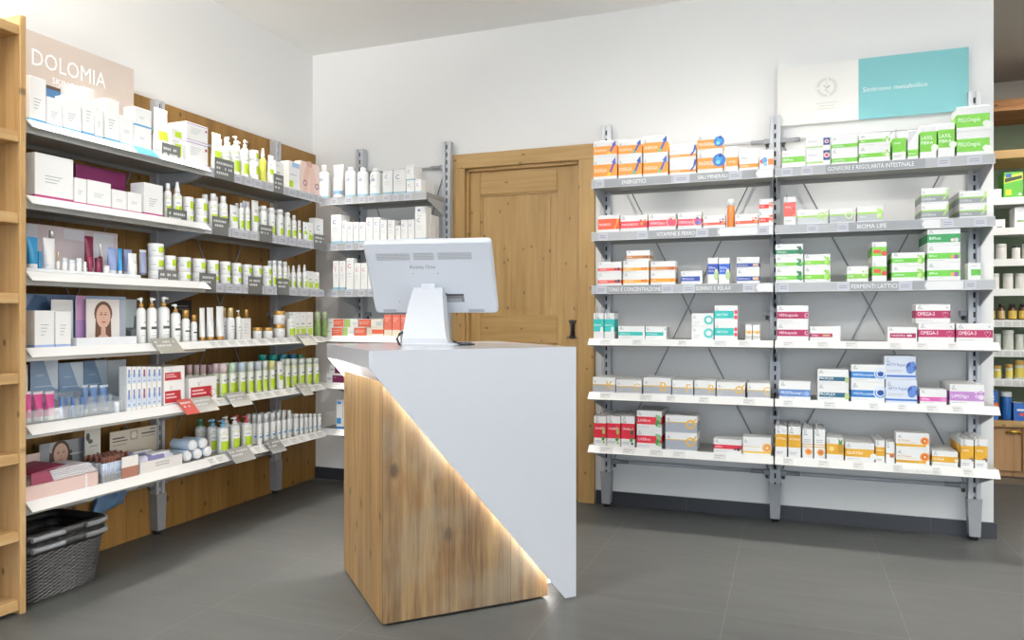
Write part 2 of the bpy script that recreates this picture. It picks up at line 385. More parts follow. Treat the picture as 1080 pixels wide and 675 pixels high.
def mk_tube(w, h, bodyc='#f3f3f1', cap='#f3f3f1', marks=(), hc=.13, name='cream_tube', crimp=None, capr=.8):
    """tube standing on its cap: round at the bottom, pressed flat at the top"""
    r = w / 2; n = 20; mb = MB(); m = mat(bodyc, .35)
    z0 = h * hc; K = 9; o = len(mb.v); k0 = mb.mi(m)
    for a in range(K + 1):
        t = a / K; z = z0 + (h - z0) * t
        rx = r * (.84 + .16 * t); ry = r * .84 * max(.04, 1 - t ** 1.6)
        for i in range(n):
            g = 2 * PI * i / n - PI / 2
            mb.v.append((rx * math.cos(g), r + ry * math.sin(g), z))
    for a in range(K):
        for i in range(n):
            j = (i + 1) % n; ang = math.degrees(2 * PI * (i + .5) / n); ang = ang - 360 if ang > 180 else ang
            kk = k0; tm = (a + .5) / K
            for (q0, q1, a0, a1, c) in marks:
                if q0 < tm < q1 and a0 < ang < a1: kk = mb.mi(mat(c, .4))
            if crimp and a == K - 1: kk = mb.mi(mat(crimp, .4))
            mb.f.append((o + a * n + i, o + a * n + j, o + (a + 1) * n + j, o + (a + 1) * n + i)); mb.m.append(kk); mb.sm.append(True)
    mb.f.append(tuple(o + K * n + i for i in range(n))); mb.m.append(k0); mb.sm.append(False)
    ob = assemble(name, mb, (), h, r)
    p = MB(); p.lathe([(r * capr * .95, 0), (r * capr, h * .01), (r * capr, z0 * .96), (r * capr * .95, z0)], 18, mat(cap, .35, .5 if cap == '#b98d4c' else 0), 0, r)
    kid(p, 'cap', ob); return ob
LIMETUBE = [(.18, .5, -50, 50, LIME), (.6, .68, -40, 10, '#c3c6c4')]
STRINGS = ['DOLOMIA', 'SKINCARE', 'Sindrome metabolico', 'ENERGETICI', 'SALI MINERALI', 'VITAMINE E FERRO', 'TONO E CONCENTRAZIONE', 'SONNO E RELAX',
    'GONFIORE E REGOLARITÀ INTESTINALE', 'BIOMA LIFE', 'FERMENTI LATTICI', 'APPARATO RESPIRATORIO', 'Activa One', 'OMEGA-3', 'VENcapsule', 'VENgel', 'COLESTERol',
    'PROSTAcomplex', 'PROFLEX', 'VISIONcomplex', 'ARTH Repair', 'CISTImannose', 'LIPIDIgo', 'GLUCObal', 'GOLA', 'ALTEAgola', 'ACTIVmel', 'ENERGIA', 'ENERGIplus',
    'MAGNESIO', 'MAGNESIpiu', 'FERROplus', 'NEONotte', 'MELAtonina', 'RELAXsonno', 'ARTIdol', 'ARTI30', 'PSILLIOregola', 'LAXIL', 'FIBRA', 'DIGE', 'BIFIvit', 'K', 'C', 'B', 'F', 'R',
    'SILICA', 'FOLI', 'VITA', 'CARDIO', 'TOSSE', 'CRANBERRY', 'J', 'LIVERvit', 'Basica', 'Emergen', 'FAST', 'R GE', 'CIRCOlo']
load_texts(STRINGS)

# ---------------------------------------------------------------- setting
ZC = 3.13
WALL = mat('#f0efed', .85, bump=.15, bscale=60)
def floor_mat():
    m = bpy.data.materials.new('grey_stone_tiles'); m.use_nodes = True
    nt = m.node_tree; N = nt.nodes.new; L = nt.links.new; b = nt.nodes['Principled BSDF']
    tc = N('ShaderNodeTexCoord'); mp = N('ShaderNodeMapping'); mp.inputs['Location'].default_value = (-.43, 2.22, 0); L(tc.outputs['Object'], mp.inputs['Vector'])
    br = N('ShaderNodeTexBrick'); br.offset = 0; br.inputs['Scale'].default_value = 1; br.inputs['Brick Width'].default_value = .66; br.inputs['Row Height'].default_value = .66
    br.inputs['Mortar Size'].default_value = .0022; br.inputs['Mortar Smooth'].default_value = .2
    br.inputs['Color1'].default_value = lin('#4b4c4a'); br.inputs['Color2'].default_value = lin('#464745'); br.inputs['Mortar'].default_value = lin('#5c5c59')
    L(mp.outputs['Vector'], br.inputs['Vector'])
    n1 = N('ShaderNodeTexNoise'); n1.inputs['Scale'].default_value = 260; n1.inputs['Detail'].default_value = 3; L(tc.outputs['Object'], n1.inputs['Vector'])
    ms = N('ShaderNodeMapping'); ms.inputs['Scale'].default_value = (1.2, 7, 1); L(tc.outputs['Object'], ms.inputs['Vector'])
    n2 = N('ShaderNodeTexNoise'); n2.inputs['Scale'].default_value = 2.2; n2.inputs['Detail'].default_value = 6; L(ms.outputs['Vector'], n2.inputs['Vector'])
    ad = N('ShaderNodeMath'); ad.operation = 'ADD'; L(n1.outputs['Fac'], ad.inputs[0]); L(n2.outputs['Fac'], ad.inputs[1])
    mr = N('ShaderNodeMapRange'); mr.inputs[1].default_value = .6; mr.inputs[2].default_value = 1.4; mr.inputs[3].default_value = .8; mr.inputs[4].default_value = 1.2; L(ad.outputs[0], mr.inputs[0])
    hs = N('ShaderNodeHueSaturation'); L(br.outputs['Color'], hs.inputs['Color']); L(mr.outputs[0], hs.inputs['Value'])
    L(hs.outputs['Color'], b.inputs['Base Color']); b.inputs['Roughness'].default_value = .48
    bp = N('ShaderNodeBump'); bp.inputs['Strength'].default_value = .12; bp.inputs['Distance'].default_value = .002; L(n1.outputs['Fac'], bp.inputs['Height']); L(bp.outputs['Normal'], b.inputs['Normal'])
    return m
PINE = wood('honey_pine', '#93703f', '#a8854e', '#b89662', 'z', grain=9, knots=1.8)
PINE_X = wood('honey_pine_rail', '#93703f', '#a8854e', '#b89662', 'x', grain=9, knots=1.6)
BOARD = wood('backing_pine', '#785626', '#90692f', '#a27a3e', 'z', grain=8, knots=1.3, plank=.42, plank_axis='y', face='yz', seam=.003, seamd=.5)
LIGHTPINE = wood('bookcase_spruce', '#a07c4e', '#b8935f', '#c8a678', 'z', grain=10, knots=1.4)
LIGHTPINE_Y = wood('bookcase_spruce_shelf', '#a07c4e', '#b8935f', '#c8a678', 'y', grain=10, knots=2.6)

m = MB(); m.box(-.2, 8.2, -7.5, 2.6, -.06, 0, floor_mat()); structure(m.build('floor'))
m = MB(); m.box(-.2, 8.2, -7.5, .2, ZC, ZC + .08, mat('#f4f3f0', .9)); structure(m.build('ceiling'))
XE = 4.341
m = MB()
m.box(0, 1.18, 0, .2, 0, ZC, WALL); m.box(2.11, XE, 0, .2, 0, ZC, WALL); m.box(1.18, 2.11, 0, .2, 2.27, ZC, WALL)
structure(m.build('wall_back'))
m = MB(); m.box(-.2, 0, -7.5, .2, 0, ZC, WALL); structure(m.build('wall_left'))
DKB = mat('#34363b', .4, bump=.1)
m = MB(); m.box(2.155, XE + .012, -.014, 0, 0, .085, DKB); m.box(XE, XE + .012, 0, .2, 0, .085, DKB)
for x in (2.72, 3.38, 4.04): m.box(x, x + .002, -.0146, 0, 0, .085, mat('#5a5c60', .6))
structure(m.build('baseboard_back'))
m = MB(); m.box(.03, 1.143, -.014, 0, 0, .085, DKB); structure(m.build('baseboard_corner'))

# door: casing, jambs, leaf with framed panels, iron pull
dr = structure(empty('door_1', (1.648, 0, 0)), 'honey pine panelled door in a wide pine casing')
def D(mb, name, par=None): o = mb.build(name, par or dr); return structure(o)
x0, x1, zt = -.502, .502, 2.297
m = MB(); m.rbox(x0, -.403, -.03, .0, 0, 2.2, PINE); D(m, 'casing_side')
m = MB(); m.rbox(.396, x1, -.03, .0, 0, 2.2, PINE); D(m, 'casing_side')
m = MB(); m.rbox(x0, x1, -.03, .0, 2.2, zt, PINE_X); D(m, 'casing_head')
m = MB(); m.box(-.405, -.385, -.002, .06, 0, 2.215, PINE); m.box(.38, .4, -.002, .06, 0, 2.215, PINE); m.box(-.405, .4, -.002, .06, 2.18, 2.215, PINE_X); D(m, 'jamb')
Y0, Y1 = .03, .07
def DX(px): return along_back(px, Y0) - 1.648
def DZ(py, px=548): return height_at(py, along_back(px, Y0), Y0)
pl, pr_ = DX(506.5), DX(587.5)
zu0, zu1, zl1 = DZ(334), DZ(203), DZ(361.5)
m = MB(); m.rbox(-.386, pl, Y0, Y1, .005, 2.182, PINE); D(m, 'stile')
m = MB(); m.rbox(pr_, .381, Y0, Y1, .005, 2.182, PINE); D(m, 'stile')
m = MB(); m.rbox(pl, pr_, Y0, Y1, zu1, 2.182, PINE_X); D(m, 'rail')
m = MB(); m.rbox(pl, pr_, Y0, Y1, zl1, zu0, PINE_X); D(m, 'rail')
m = MB(); m.rbox(pl, pr_, Y0, Y1, .005, .22, PINE_X); D(m, 'rail')
for a, b in ((zu0, zu1), (.22, zl1)):
    m = MB(); m.box(pl, pr_, Y0 + .02, Y1 - .005, a, b, PINE)
    for q in (0, 1): m.box(pl if q == 0 else pr_ - .012, pl + .012 if q == 0 else pr_, Y0 + .008, Y0 + .021, a, b, PINE)
    m.box(pl, pr_, Y0 + .008, Y0 + .021, a, a + .012, PINE_X); m.box(pl, pr_, Y0 + .008, Y0 + .021, b - .012, b, PINE_X)
    m.prism([(pl + .05, a + .05), (pr_ - .05, a + .05), (pr_ - .05, b - .05), (pl + .05, b - .05)], Y0 + .014, Y0 + .021, PINE); D(m, 'door_panel')
hx = DX(604); z0, z1 = DZ(357.5, 604), DZ(337, 604); IRON = mat('#2a211d', .45, .5)
m = MB(); zc = (z0 + z1) / 2; hw = .027
pts = [(-1, -1), (-.4, -1.02), (0, -1.1), (.4, -1.02), (1, -1), (.9, -.8), (.6, -.62), (.52, 0), (.6, .62), (.9, .8), (1, 1), (.4, 1.02), (0, 1.1), (-.4, 1.02), (-1, 1), (-.9, .8), (-.6, .62), (-.52, 0), (-.6, -.62), (-.9, -.8)]
m.prism([(hx + a * hw, zc + b * (z1 - z0) / 2.15) for a, b in pts], Y0 - .006, Y0, IRON)
m.tube([(hx, Y0 - .004, z0 + .018), (hx, Y0 - .024, z0 + .03), (hx, Y0 - .03, zc), (hx, Y0 - .024, z1 - .03), (hx, Y0 - .004, z1 - .018)], .006, mat('#4a413c', .35, .7))
D(m, 'handle')

# wooden backing of the cosmetics shelving
m = MB(); m.box(.001, .028, -3.6, -.004, 0, 2.388, BOARD)
structure(m.build('trim_1'), 'honey pine boards lining the wall behind the cosmetics shelves')

# ---------------------------------------------------------------- shelving
class Frame:
    def __init__(s, side, front, z): s.side, s.front, s.z = side, front, z
    def along(s, px, y): return along_back(px, y) if s.side == 'B' else along_left(px, -y)
    def world(s, a, y): return (a, y) if s.side == 'B' else (-y, a)
    def rot(s): return 0 if s.side == 'B' else PI / 2
ZS = [2.0, 1.689, 1.376, 1.062, .745, .432]
FB = Frame('B', -.36, ZS)          # shelves right of the door
FC = Frame('B', -.345, ZS)         # short rack between corner and door
FL = Frame('L', -.375, ZS)         # cosmetics wall, bay next to the corner
FN = Frame('L', -.385, ZS)         # cosmetics wall, bay next to the bookcase
STEEL = mat('#bcbec2', .35, .1); STEEL2 = mat('#97999c', .4, .1); UNDER = mat('#a5a49f', .5); LIPM = mat('#f4f3f0', .4)
def upright(par, a, z1, name='upright', wall=-.02):
    m = MB()
    m.box(a - .029, a - .009, -.075, -.02, .13, z1, STEEL); m.box(a + .009, a + .029, -.075, -.02, .13, z1, STEEL)
    m.box(a - .009, a + .009, -.066, -.02, .13, z1, STEEL)
    z = .2
    while z < z1 - .04:
        m.box(a - .005, a + .005, -.0668, -.066, z, z + .03, mat('#1c1d1f', .7)); z += .052
    u = m.build(name, par)
    f = MB(); f.prism([(a - .034, .22), (a - .026, .02), (a + .026, .02), (a + .034, .22)], -.082, -.018, STEEL2); ft = f.build('foot', u)
    f = MB(); f.lathe([(.022, 0), (.022, .02)], 14, mat('#1b1b1c', .6), a, -.05); f.build('foot_pad', u)
    return u
def rod(par, p, q, r, m_, name):
    m = MB(); m.tube([p, q], r, m_); return m.build(name, par)
def bracket(par, a, zt, front):
    m = MB(); m.prism([(-.07, zt - .03), (-.07, zt - .13), (-.1, zt - .12), (front + .03, zt - .055), (front + .02, zt - .03)][::-1], a - .003, a + .003, STEEL, axis='x')
    return m.build('bracket', par)
def tags(m, fr, spans, y, z0, z1, col='#c3c4cc', dy=0., dz=0.):
    for p0, p1 in spans:
        a0, a1 = fr.along(p0, y), fr.along(p1, y)
        m.add([(a0, y - .0012 - dy, z0), (a1, y - .0012 - dy, z0), (a1, y - .0012, z1), (a0, y - .0012, z1)], [(0, 1, 2, 3)], col)
        for k in (.3, .55): m.add([(a0 + (a1 - a0) * .15, y - .0016 - dy * (1 - k), z0 + (z1 - z0) * k), (a0 + (a1 - a0) * .8, y - .0016 - dy * (1 - k), z0 + (z1 - z0) * k),
                                   (a0 + (a1 - a0) * .8, y - .0016 - dy * (1 - k - .1), z0 + (z1 - z0) * (k + .1)), (a0 + (a1 - a0) * .15, y - .0016 - dy * (1 - k - .1), z0 + (z1 - z0) * (k + .1))], [(0, 1, 2, 3)], '#8f9098')
def shelf(par, fr, a0, a1, zt, style, spans=(), signs=(), front=None, back=-.06, white=()):
    """board with its front price strip; signs: (px0, px1, text, text px0, text px1, colour)"""
    f = front or fr.front
    m = MB(); m.box(a0, a1, f, back, zt - .026, zt - .001, UNDER); m.box(a0, a1, f, f + .012, zt - .045, zt - .026, UNDER); m.box(a0, a1, back - .012, back, zt - .045, zt - .026, UNDER)
    s = m.build('shelf', par)
    m = MB(); y = f - .004
    if style == 'grey':
        m.box(a0, a1, y, f, zt - .05, zt + .0005, mat('#b2b3b5', .35)); m.box(a0, a1, y - .002, y, zt - .05, zt - .047, mat('#d8d9da', .3)); m.box(a0, a1, y - .002, y, zt - .003, zt + .0005, mat('#d8d9da', .3))
        tags(m, fr, spans, y, zt - .047, zt - .004)
        for p0, p1 in white:
            q0, q1 = fr.along(p0, y), fr.along(p1, y)
            m.add([(q0 + .012, y - .0008, zt - .046), (q1, y - .0008, zt - .046), (q1, y - .0008, zt - .004), (q0 + .012, y - .0008, zt - .004), (q0, y - .0008, zt - .025)], [(0, 1, 2, 3, 4)], '#eceaea')
    else:
        yo, zl = f - .04, zt - .038
        m.prism([(f + .004, zt + .001), (f + .004, zt - .004), (yo, zl), (yo - .004, zl + .002), (f - .002, zt + .001)], a0, a1, LIPM, axis='x')
        for p0, p1 in spans:                # paper tags lying on the tilted face
            b0, b1 = fr.along(p0, yo), fr.along(p1, yo)
            def pt(a, t, e): return (a, (f - .002) + (yo - .004 - f + .002) * t - .7 * e, zt + .001 + (zl + .002 - zt - .001) * t + .7 * e)
            m.add([pt(b0, .9, .0008), pt(b1, .9, .0008), pt(b1, .1, .0008), pt(b0, .1, .0008)], [(0, 1, 2, 3)], '#e4e4e1')
            for t0, t1, u1 in ((.3, .42, .8), (.58, .68, .55)): m.add([pt(b0 + .004, t1, .0012), pt(b0 + (b1 - b0) * u1, t1, .0012), pt(b0 + (b1 - b0) * u1, t0, .0012), pt(b0 + .004, t0, .0012)], [(0, 1, 2, 3)], '#c2c2be')
    m.build('price_strip', s)
    for sg in signs:
        p0, p1, txt, t0, t1, colr = sg
        m = MB(); ys = y - .0035; q0, q1 = fr.along(p0, ys), fr.along(p1, ys)
        if style == 'grey':
            m.box(q0, q1, ys, ys + .002, zt - .047, zt - .002, mat(colr, .4))
            if txt:
                u0, u1 = fr.along(t0, ys), fr.along(t1, ys)
                m.text(txt, (u0, ys - .0006, zt - .036), (1, 0, 0), (0, 0, 1), .023, '#f7f7f5', maxw=u1 - u0)
        m.build('shelf_sign', s)
    return s
def flag_sign(s, fr, f, p0, p1, zt, rows=2, up=.05, down=.05, tilt=0., col='#6d6e6c'):
    """clip-on grey sign with white lines of small lettering"""
    y = f - .008; a0, a1 = fr.along(p0, y), fr.along(p1, y); m = MB(); z0, z1 = zt - down, zt + up
    if tilt: m.prism([(y, z1), (y + .002, z1), (y - tilt + .002, z0), (y - tilt, z0)], a0, a1, mat(col, .4), axis='x')
    else: m.box(a0, a1, y, y + .002, z0, z1, mat(col, .4))
    rnd = random.Random(int(p0 * 7))
    for r in range(rows):
        t = .70 - r * .24; u = .08
        while u < .86:
            wd = rnd.uniform(.05, .1); zz = z0 + (z1 - z0) * t; e = tilt * (1 - t)
            if rnd.random() < .86: m.add([(a0 + (a1 - a0) * u, y - .0008 - e, zz), (a0 + (a1 - a0) * (u + wd), y - .0008 - e, zz), (a0 + (a1 - a0) * (u + wd), y - .0008 - e + tilt * .12, zz + (z1 - z0) * .12), (a0 + (a1 - a0) * u, y - .0008 - e + tilt * .12, zz + (z1 - z0) * .12)], [(0, 1, 2, 3)], '#dcdcda')
            u += wd + .03
            if r == rows - 1 and u > .6: break
    return m.build('shelf_sign', s)
def bay_braces(par, a0, a1, z0=.28, z1=2.22, y=-.03):
    rod(par, (a0 + .03, y, z1), (a1 - .03, y, z1), .008, STEEL, 'tie_bar'); rod(par, (a0 + .03, y, z0), (a1 - .03, y, z0), .011, STEEL, 'tie_bar')
    rod(par, (a0 + .04, y + .008, z1 - .02), (a1 - .04, y + .008, z0 + .02), .0035, STEEL2, 'cross_brace'); rod(par, (a1 - .04, y + .014, z1 - .02), (a0 + .04, y + .014, z0 + .02), .0035, STEEL2, 'cross_brace')
    for a, s in ((a0 + .045, 1), (a1 - .045, -1)):
        for z in (z1, z0, 1.21):
            m = MB(); m.box(a - .016, a + .016, y - .016, y + .016, z - .014, z + .014, STEEL2); m.lathe([(.009, z - .035), (.009, z - .014)], 10, mat('#55575a', .4, .6), a, y)
            if z != 1.21: m.tube([(a, y, z), (a + s * .09, y, z)], .013, STEEL2)
            m.build('brace_clamp', par)

# --- right of the door
RU = empty('wall_shelving', (0, 0, 0)); tag(RU, 'grey metal wall shelving with two bays of medicine boxes right beside the door', 'shelving')
UA = [2.235, 3.235, 4.238]
for a, z in zip(UA, (2.395, 2.36, 2.395)): upright(RU, a, z)
for a0, a1 in zip(UA, UA[1:]): bay_braces(RU, a0, a1)
SG = '#96989b'
RS = {  # strips of the two bays: style, tags, signs, white pieces
 ('A', 0): ([(628, 637), (711, 727), (769, 782)], [(637.5, 707.5, 'ENERGETICI', 656, 681, SG), (728, 768, 'SALI MINERALI', 736, 767, SG), (783, 797, '', 0, 0, SG)], [(797, 815)]),
 ('A', 1): ([(631, 641), (672, 683), (734, 747), (799, 811)], [(684, 733.5, 'VITAMINE E FERRO', 692.5, 733, SG), (747.5, 756, '', 0, 0, SG)], [(757, 815)]),
 ('A', 2): ([(629, 640), (698, 710), (720.5, 732.5), (784, 796)], [(640.5, 697.5, 'TONO E CONCENTRAZIONE', 641, 697, SG), (733, 783, 'SONNO E RELAX', 734, 771, SG)], [(797, 815)]),
 ('B', 0): ([(824, 836), (845, 857), (989, 1002), (1020, 1036)], [(871, 976, 'GONFIORE E REGOLARITÀ INTESTINALE', 873, 964, SG)], []),
 ('B', 1): ([(851, 863), (883, 895), (993, 1006), (1027, 1041)], [(895.5, 972, 'BIOMA LIFE', 904, 935, SG)], [(972, 992)]),
 ('B', 2): ([(821, 832), (883, 896), (948, 962), (1018, 1030)], [(896.5, 947.5, 'FERMENTI LATTICI', 898, 946, SG), (962.5, 975, '', 0, 0, SG)], [(975, 1016)]),
}
for k, bay in enumerate('AB'):
    a0, a1 = (UA[0] - .02, UA[1] - .004) if k == 0 else (UA[1] + .004, UA[2] + .03)
    for i, zt in enumerate(ZS):
        bracket(RU, a0 + .006, zt, FB.front); bracket(RU, a1 - .006, zt, FB.front)
        if i < 3:
            sp, sg, wh = RS[(bay, i)]; shelf(RU, FB, a0, a1, zt, 'grey', sp, sg, white=wh)
        else:
            r = random.Random(i * 3 + k); x = 632 if k == 0 else 826; sp = []
            while x < (800 if k == 0 else 1030): sp.append((x, x + r.uniform(9, 14))); x += r.uniform(24, 52)
            s = shelf(RU, FB, a0 - (.014 if k == 0 else 0), a1 + (.014 if k else 0), zt, 'lip', sp)
            if i == 5 and k == 1:
                m = MB(); y = FB.front - .044; u0, u1 = FB.along(945, y), FB.along(992, y)
                m.text('APPARATO RESPIRATORIO', (u0, y - .001, zt - .031), (1, 0, 0), (0, .72, .69), .02, '#d2d3d2', maxw=u1 - u0); m.build('strip_lettering', s)

# --- short rack in the corner
CU = empty('wall_shelving', (0, 0, 0)); tag(CU, 'short grey metal shelving rack in the corner between pine boards and the door', 'shelving')
UC = [.445, 1.128]
for a in UC: upright(CU, a, 2.385)
bay_braces(CU, *UC)
for i, zt in enumerate(ZS):
    bracket(CU, UC[0] - .01, zt, FC.front); bracket(CU, UC[1] - .012, zt, FC.front)
    sp = [(349, 356), (364, 372), (378, 385), (388, 396), (404, 411), (415, 420), (426, 434)] if i < 3 else [(350, 358), (370, 378), (388, 396), (410, 420)]
    shelf(CU, FC, .305, 1.118, zt, 'grey' if i < 3 else 'lip', sp, front=FC.front)

# --- cosmetics wall
LU = empty('wall_shelving', (0, 0, 0), PI / 2); tag(LU, 'grey metal shelving full of cosmetics on the pine boards behind the counter', 'shelving')
UL = [-2.495, -1.495, -.492]
for a in UL: upright(LU, a, 2.38)
for a0, a1 in zip(UL, UL[1:]):
    bay_braces(LU, a0, a1, y=-.045)
for i, zt in enumerate(ZS):
    for a in (UL[0] + .01, UL[1] - .01, UL[1] + .01, UL[2] - .01): bracket(LU, a, zt, FL.front)
    s = shelf(LU, FN, UL[0], UL[1] - .004, zt, 'lip', [], front=FN.front)
    m = MB(); m.box(UL[0], UL[1] - .004, FN.front - .003, FN.front, zt - .055, zt - .008, mat('#b9b9b4', .3)); m.build('strip_holder', s)
    x = 186; r = random.Random(i); sp = []
    while x < 338: w_ = r.uniform(6, 8.5); sp.append((x, x + w_)); x += w_ + r.uniform(.6, 5)
    s = shelf(LU, FL, UL[1] + .004, UL[2] + .05, zt, 'grey' if i < 3 else 'lip', sp, front=FL.front)
    for p0, p1 in {0: [(171, 190), (226.7, 247), (289, 299)], 1: [(176.7, 197), (224, 241), (274, 287.5), (331.5, 343)], 2: [(167.5, 187.5), (210.5, 228), (262, 276.7), (292.5, 305)]}.get(i, []):
        flag_sign(s, FL, FL.front, p0, p1, zt, rows=3 if i == 0 else 2, up=.05 if i else .062)
    for p0, p1, c in {3: [(158, 184, '#a3a096'), (312, 326, '#a8a69e')], 4: [(200, 221, '#b4b2ac'), (236, 257, '#aaa8a2'), (311, 322, '#b0aea8'), (186, 200, '#c9594f')], 5: [(238, 260, '#a4a39f'), (278, 293, '#8e8e8c')]}.get(i, []):
        flag_sign(s, FL, FL.front - .006, p0, p1, zt, up=.022, down=.05, tilt=.07, col=c)

# ---------------------------------------------------------------- tall open bookcase at the left edge
bc = empty('bookcase', (.2, -2.55, 0)); tag(bc, 'tall open bookcase of light knotty spruce beside the cosmetics shelves', 'bookcase')
m = MB(); m.rbox(-.168, .232, 0, .026, 0, 2.40, LIGHTPINE); m.build('side_panel', bc)
m = MB(); m.rbox(-.168, .232, -1.05, -1.024, 0, 2.40, LIGHTPINE); m.build('side_panel', bc)
m = MB(); m.box(-.168, -.158, -1.024, 0, .06, 2.38, LIGHTPINE); m.build('back_panel', bc)
for z in (.06, .335, .645, .965, 1.285, 1.605, 1.93, 2.36):
    m = MB(); m.rbox(-.158, .226, -1.024, 0, z - .042, z, LIGHTPINE_Y); m.build('shelf', bc)
# ---------------------------------------------------------------- placing goods
REC = []            # every product with what its label needs
def put(o, fr, a, y, z, turn=0.):
    X, Y = fr.world(a, y); o.location = (X, Y, z); o.rotation_euler = (0, 0, fr.rot() + turn)
def flat(fr, bay, sh, x0, x1, tops, pr, desc, short=None, d=.11, rows=1, off=0., base=WH, cat='box', name='medicine_carton', group=None, zb=None):
    """column of cartons whose printed fronts span image columns x0..x1 on the shelf's front plane; tops = upper edges, lowest first"""
    yf = fr.front + off + .004
    a0, a1 = fr.along(x0, yf), fr.along(x1, yf); w = a1 - a0 - .0025; a = (a0 + a1) / 2
    z = (fr.z[sh] if zb is None else zb) + .0004
    prs = pr if pr and isinstance(pr[0], list) else [pr] * len(tops)
    X, Y = fr.world(a, yf)
    for k, t in enumerate(tops):
        zt = height_at(t, X, Y); h = max(.02, zt - z - .0006)
        o = carton(w, h, d, prs[min(k, len(prs) - 1)], base, name); put(o, fr, a, yf, z)
        REC.append(dict(o=o, bay=bay, sh=sh, x=a, lv=k, n=len(tops), row=0, d=desc if isinstance(desc, str) else desc[k], s=short, cat=cat, g=group))
        for r in range(1, rows):
            c = copy_tree(o); put(c, fr, a, yf + r * (d + .004), z)
            REC.append(dict(o=c, bay=bay, sh=sh, x=a, lv=k, n=len(tops), row=r, d=desc if isinstance(desc, str) else desc[k], s=short, cat=cat, g=group))
        z = zt
def rnd(fr, bay, sh, x0, x1, tops, make, desc, short=None, rows=1, off=0., cat='bottle', group=None, sq=1., turn=0.):
    """column of round goods whose outline spans image columns x0..x1"""
    yf = fr.front + off + .004; r = .025
    for _ in range(4):
        a = fr.along((x0 + x1) / 2, yf + r); X, Y = fr.world(a, yf + r); D = depth_of(X, Y)
        ph = math.atan(((x0 + x1) / 2 - 540) / F); r = (x1 - x0) * D / F * math.cos(ph) / 2 - .0012
        if fr.side == 'L': r *= 1.2 if cat == 'tube' else 1.07
    z = fr.z[sh] + .0004
    for k, t in enumerate(tops):
        zt = height_at(t, X, Y); h = max(.02, zt - z - .0006)
        o = make(2 * r, h); put(o, fr, a, yf, z)
        REC.append(dict(o=o, bay=bay, sh=sh, x=a, lv=k, n=len(tops), row=0, d=desc, s=short, cat=cat, g=group))
        for q in range(1, rows):
            c = copy_tree(o); put(c, fr, a, yf + q * (2 * r + .006), z)
            REC.append(dict(o=c, bay=bay, sh=sh, x=a, lv=k, n=len(tops), row=q, d=desc, s=short, cat=cat, g=group))
        z = zt

# ================================================================ right of the door
OR = '#f39a3c'; RD = '#ec5350'; GR = '#78c043'; DG = '#2f8055'; TL = '#2cb5ae'; BU = '#9c1d50'; GD = '#d9a32b'; GY = '#a9acb3'; NV = '#23489b'
A, B = 'A', 'B'
EN = lambda a, b, t: [('b', .14, .66, OR), ('t', .05, .32, .17, '#fff4e0', t, .58)] + [('p', [(.56, .16), (.70, .16), (.84, .5), (.78, .56), (.68, .34)], a), ('p', [(.68, .3), (.76, .28), (.89, .64), (.95, .66), (.94, .97), (.77, .74), (.82, .7)], b)] + logo(.05, .74, .07)
flat(FB, A, 0, 625.8, 651, [165.2, 148.4], EN('#f5d02e', '#5a4fa8', 'ENERGIA'), 'orange-banded carton with yellow-red arrow')
flat(FB, A, 0, 652, 677.3, [164.3, 147.3], EN('#3db6a0', '#344f9c', 'ENERGIA'), 'orange-banded carton with green-blue arrow, by the yellow-red ones')
flat(FB, A, 0, 678.2, 704.8, [163.5, 143], EN('#58bd7c', '#2f5bb0', 'ENERGIA'), 'tall orange-banded carton with green-blue arrow')
TH = [('b', .12, .30, OR), ('t', .05, .16, .09, '#fff4e0', 'MAGNESIO', .5)] + deco('swoosh', NV, v=.5) + small(.55, .05, .3)
flat(FB, A, 0, 706, 734.2, [167.3, 152], TH, 'white carton with thin orange stripe and blue tick')
flat(FB, A, 0, 735.2, 762.4, [160, 142], pk(OR, 'MAGNESIpiu', (.18, .72), 'globe', '#2c73c4', '#3fa2d8'), 'orange-banded carton with blue globe')
flat(FB, A, 0, 765.8, 778.5, [154.4], [('b', .2, .56, OR), ('t', .2, .34, .08, '#ffffff', 'MAGNESIO', .8)], 'narrow upright white carton with orange lower band')
flat(FB, A, 0, 779.6, 800, [157.6], [('b', .12, .30, OR), ('t', .06, .17, .08, '#fff4e0', 'MAGNESIO', .5)] + small(.6, .1, .5, n=2), 'white carton with plain thin orange stripe')
flat(FB, A, 0, 801, 815.8, [158], [('b', .2, .52, '#f08a4a', .62, 1.)] + [('e', .2, .4, .12, .12, '#d95848'), ('e', .36, .45, .13, .17, '#5f9ad0'), ('e', .42, .25, .1, .12, '#9fc6e0')], 'white carton with red and blue figures')
flat(FB, B, 0, 825, 849, [158.6], [('b', .28, .62, GR), ('t', .06, .38, .16, '#ffffff', 'BIFIvit', .7)] + small(.8, .05, .4), 'low white carton with green lower band', d=.09)
NB = [('b', .13, .24, '#a8d080', 0, .7), ('b', .3, .9, '#2a3f78', .72, .99), ('e', .855, .6, .17, .17, '#e9d9dc'), ('e', .855, .6, .09, .09, '#d04860')] + small(.66, .08, .5, n=2)
flat(FB, B, 0, 850, 875.8, [157.2, 144.4], NB, 'white carton with navy square')
flat(FB, B, 0, 876.6, 904.8, [156.8, 143.3], pk(GR, 'COLESTERol', (.1, .38), None), 'white carton with green bottom stripe')
flat(FB, B, 0, 905.7, 939, [154, 140.8], pk(GR, 'BIFIvit', (.3, .56), 'dots', '#a7d46d', '#e9f3d8'), 'wide white carton with green middle stripe')
flat(FB, B, 0, 941.2, 955.8, [139], tall(GR, 'DIGE', (.28, .78), 'fruit', '#eaf5dc', '#eaf5dc'), 'upright carton with green middle and white foot')
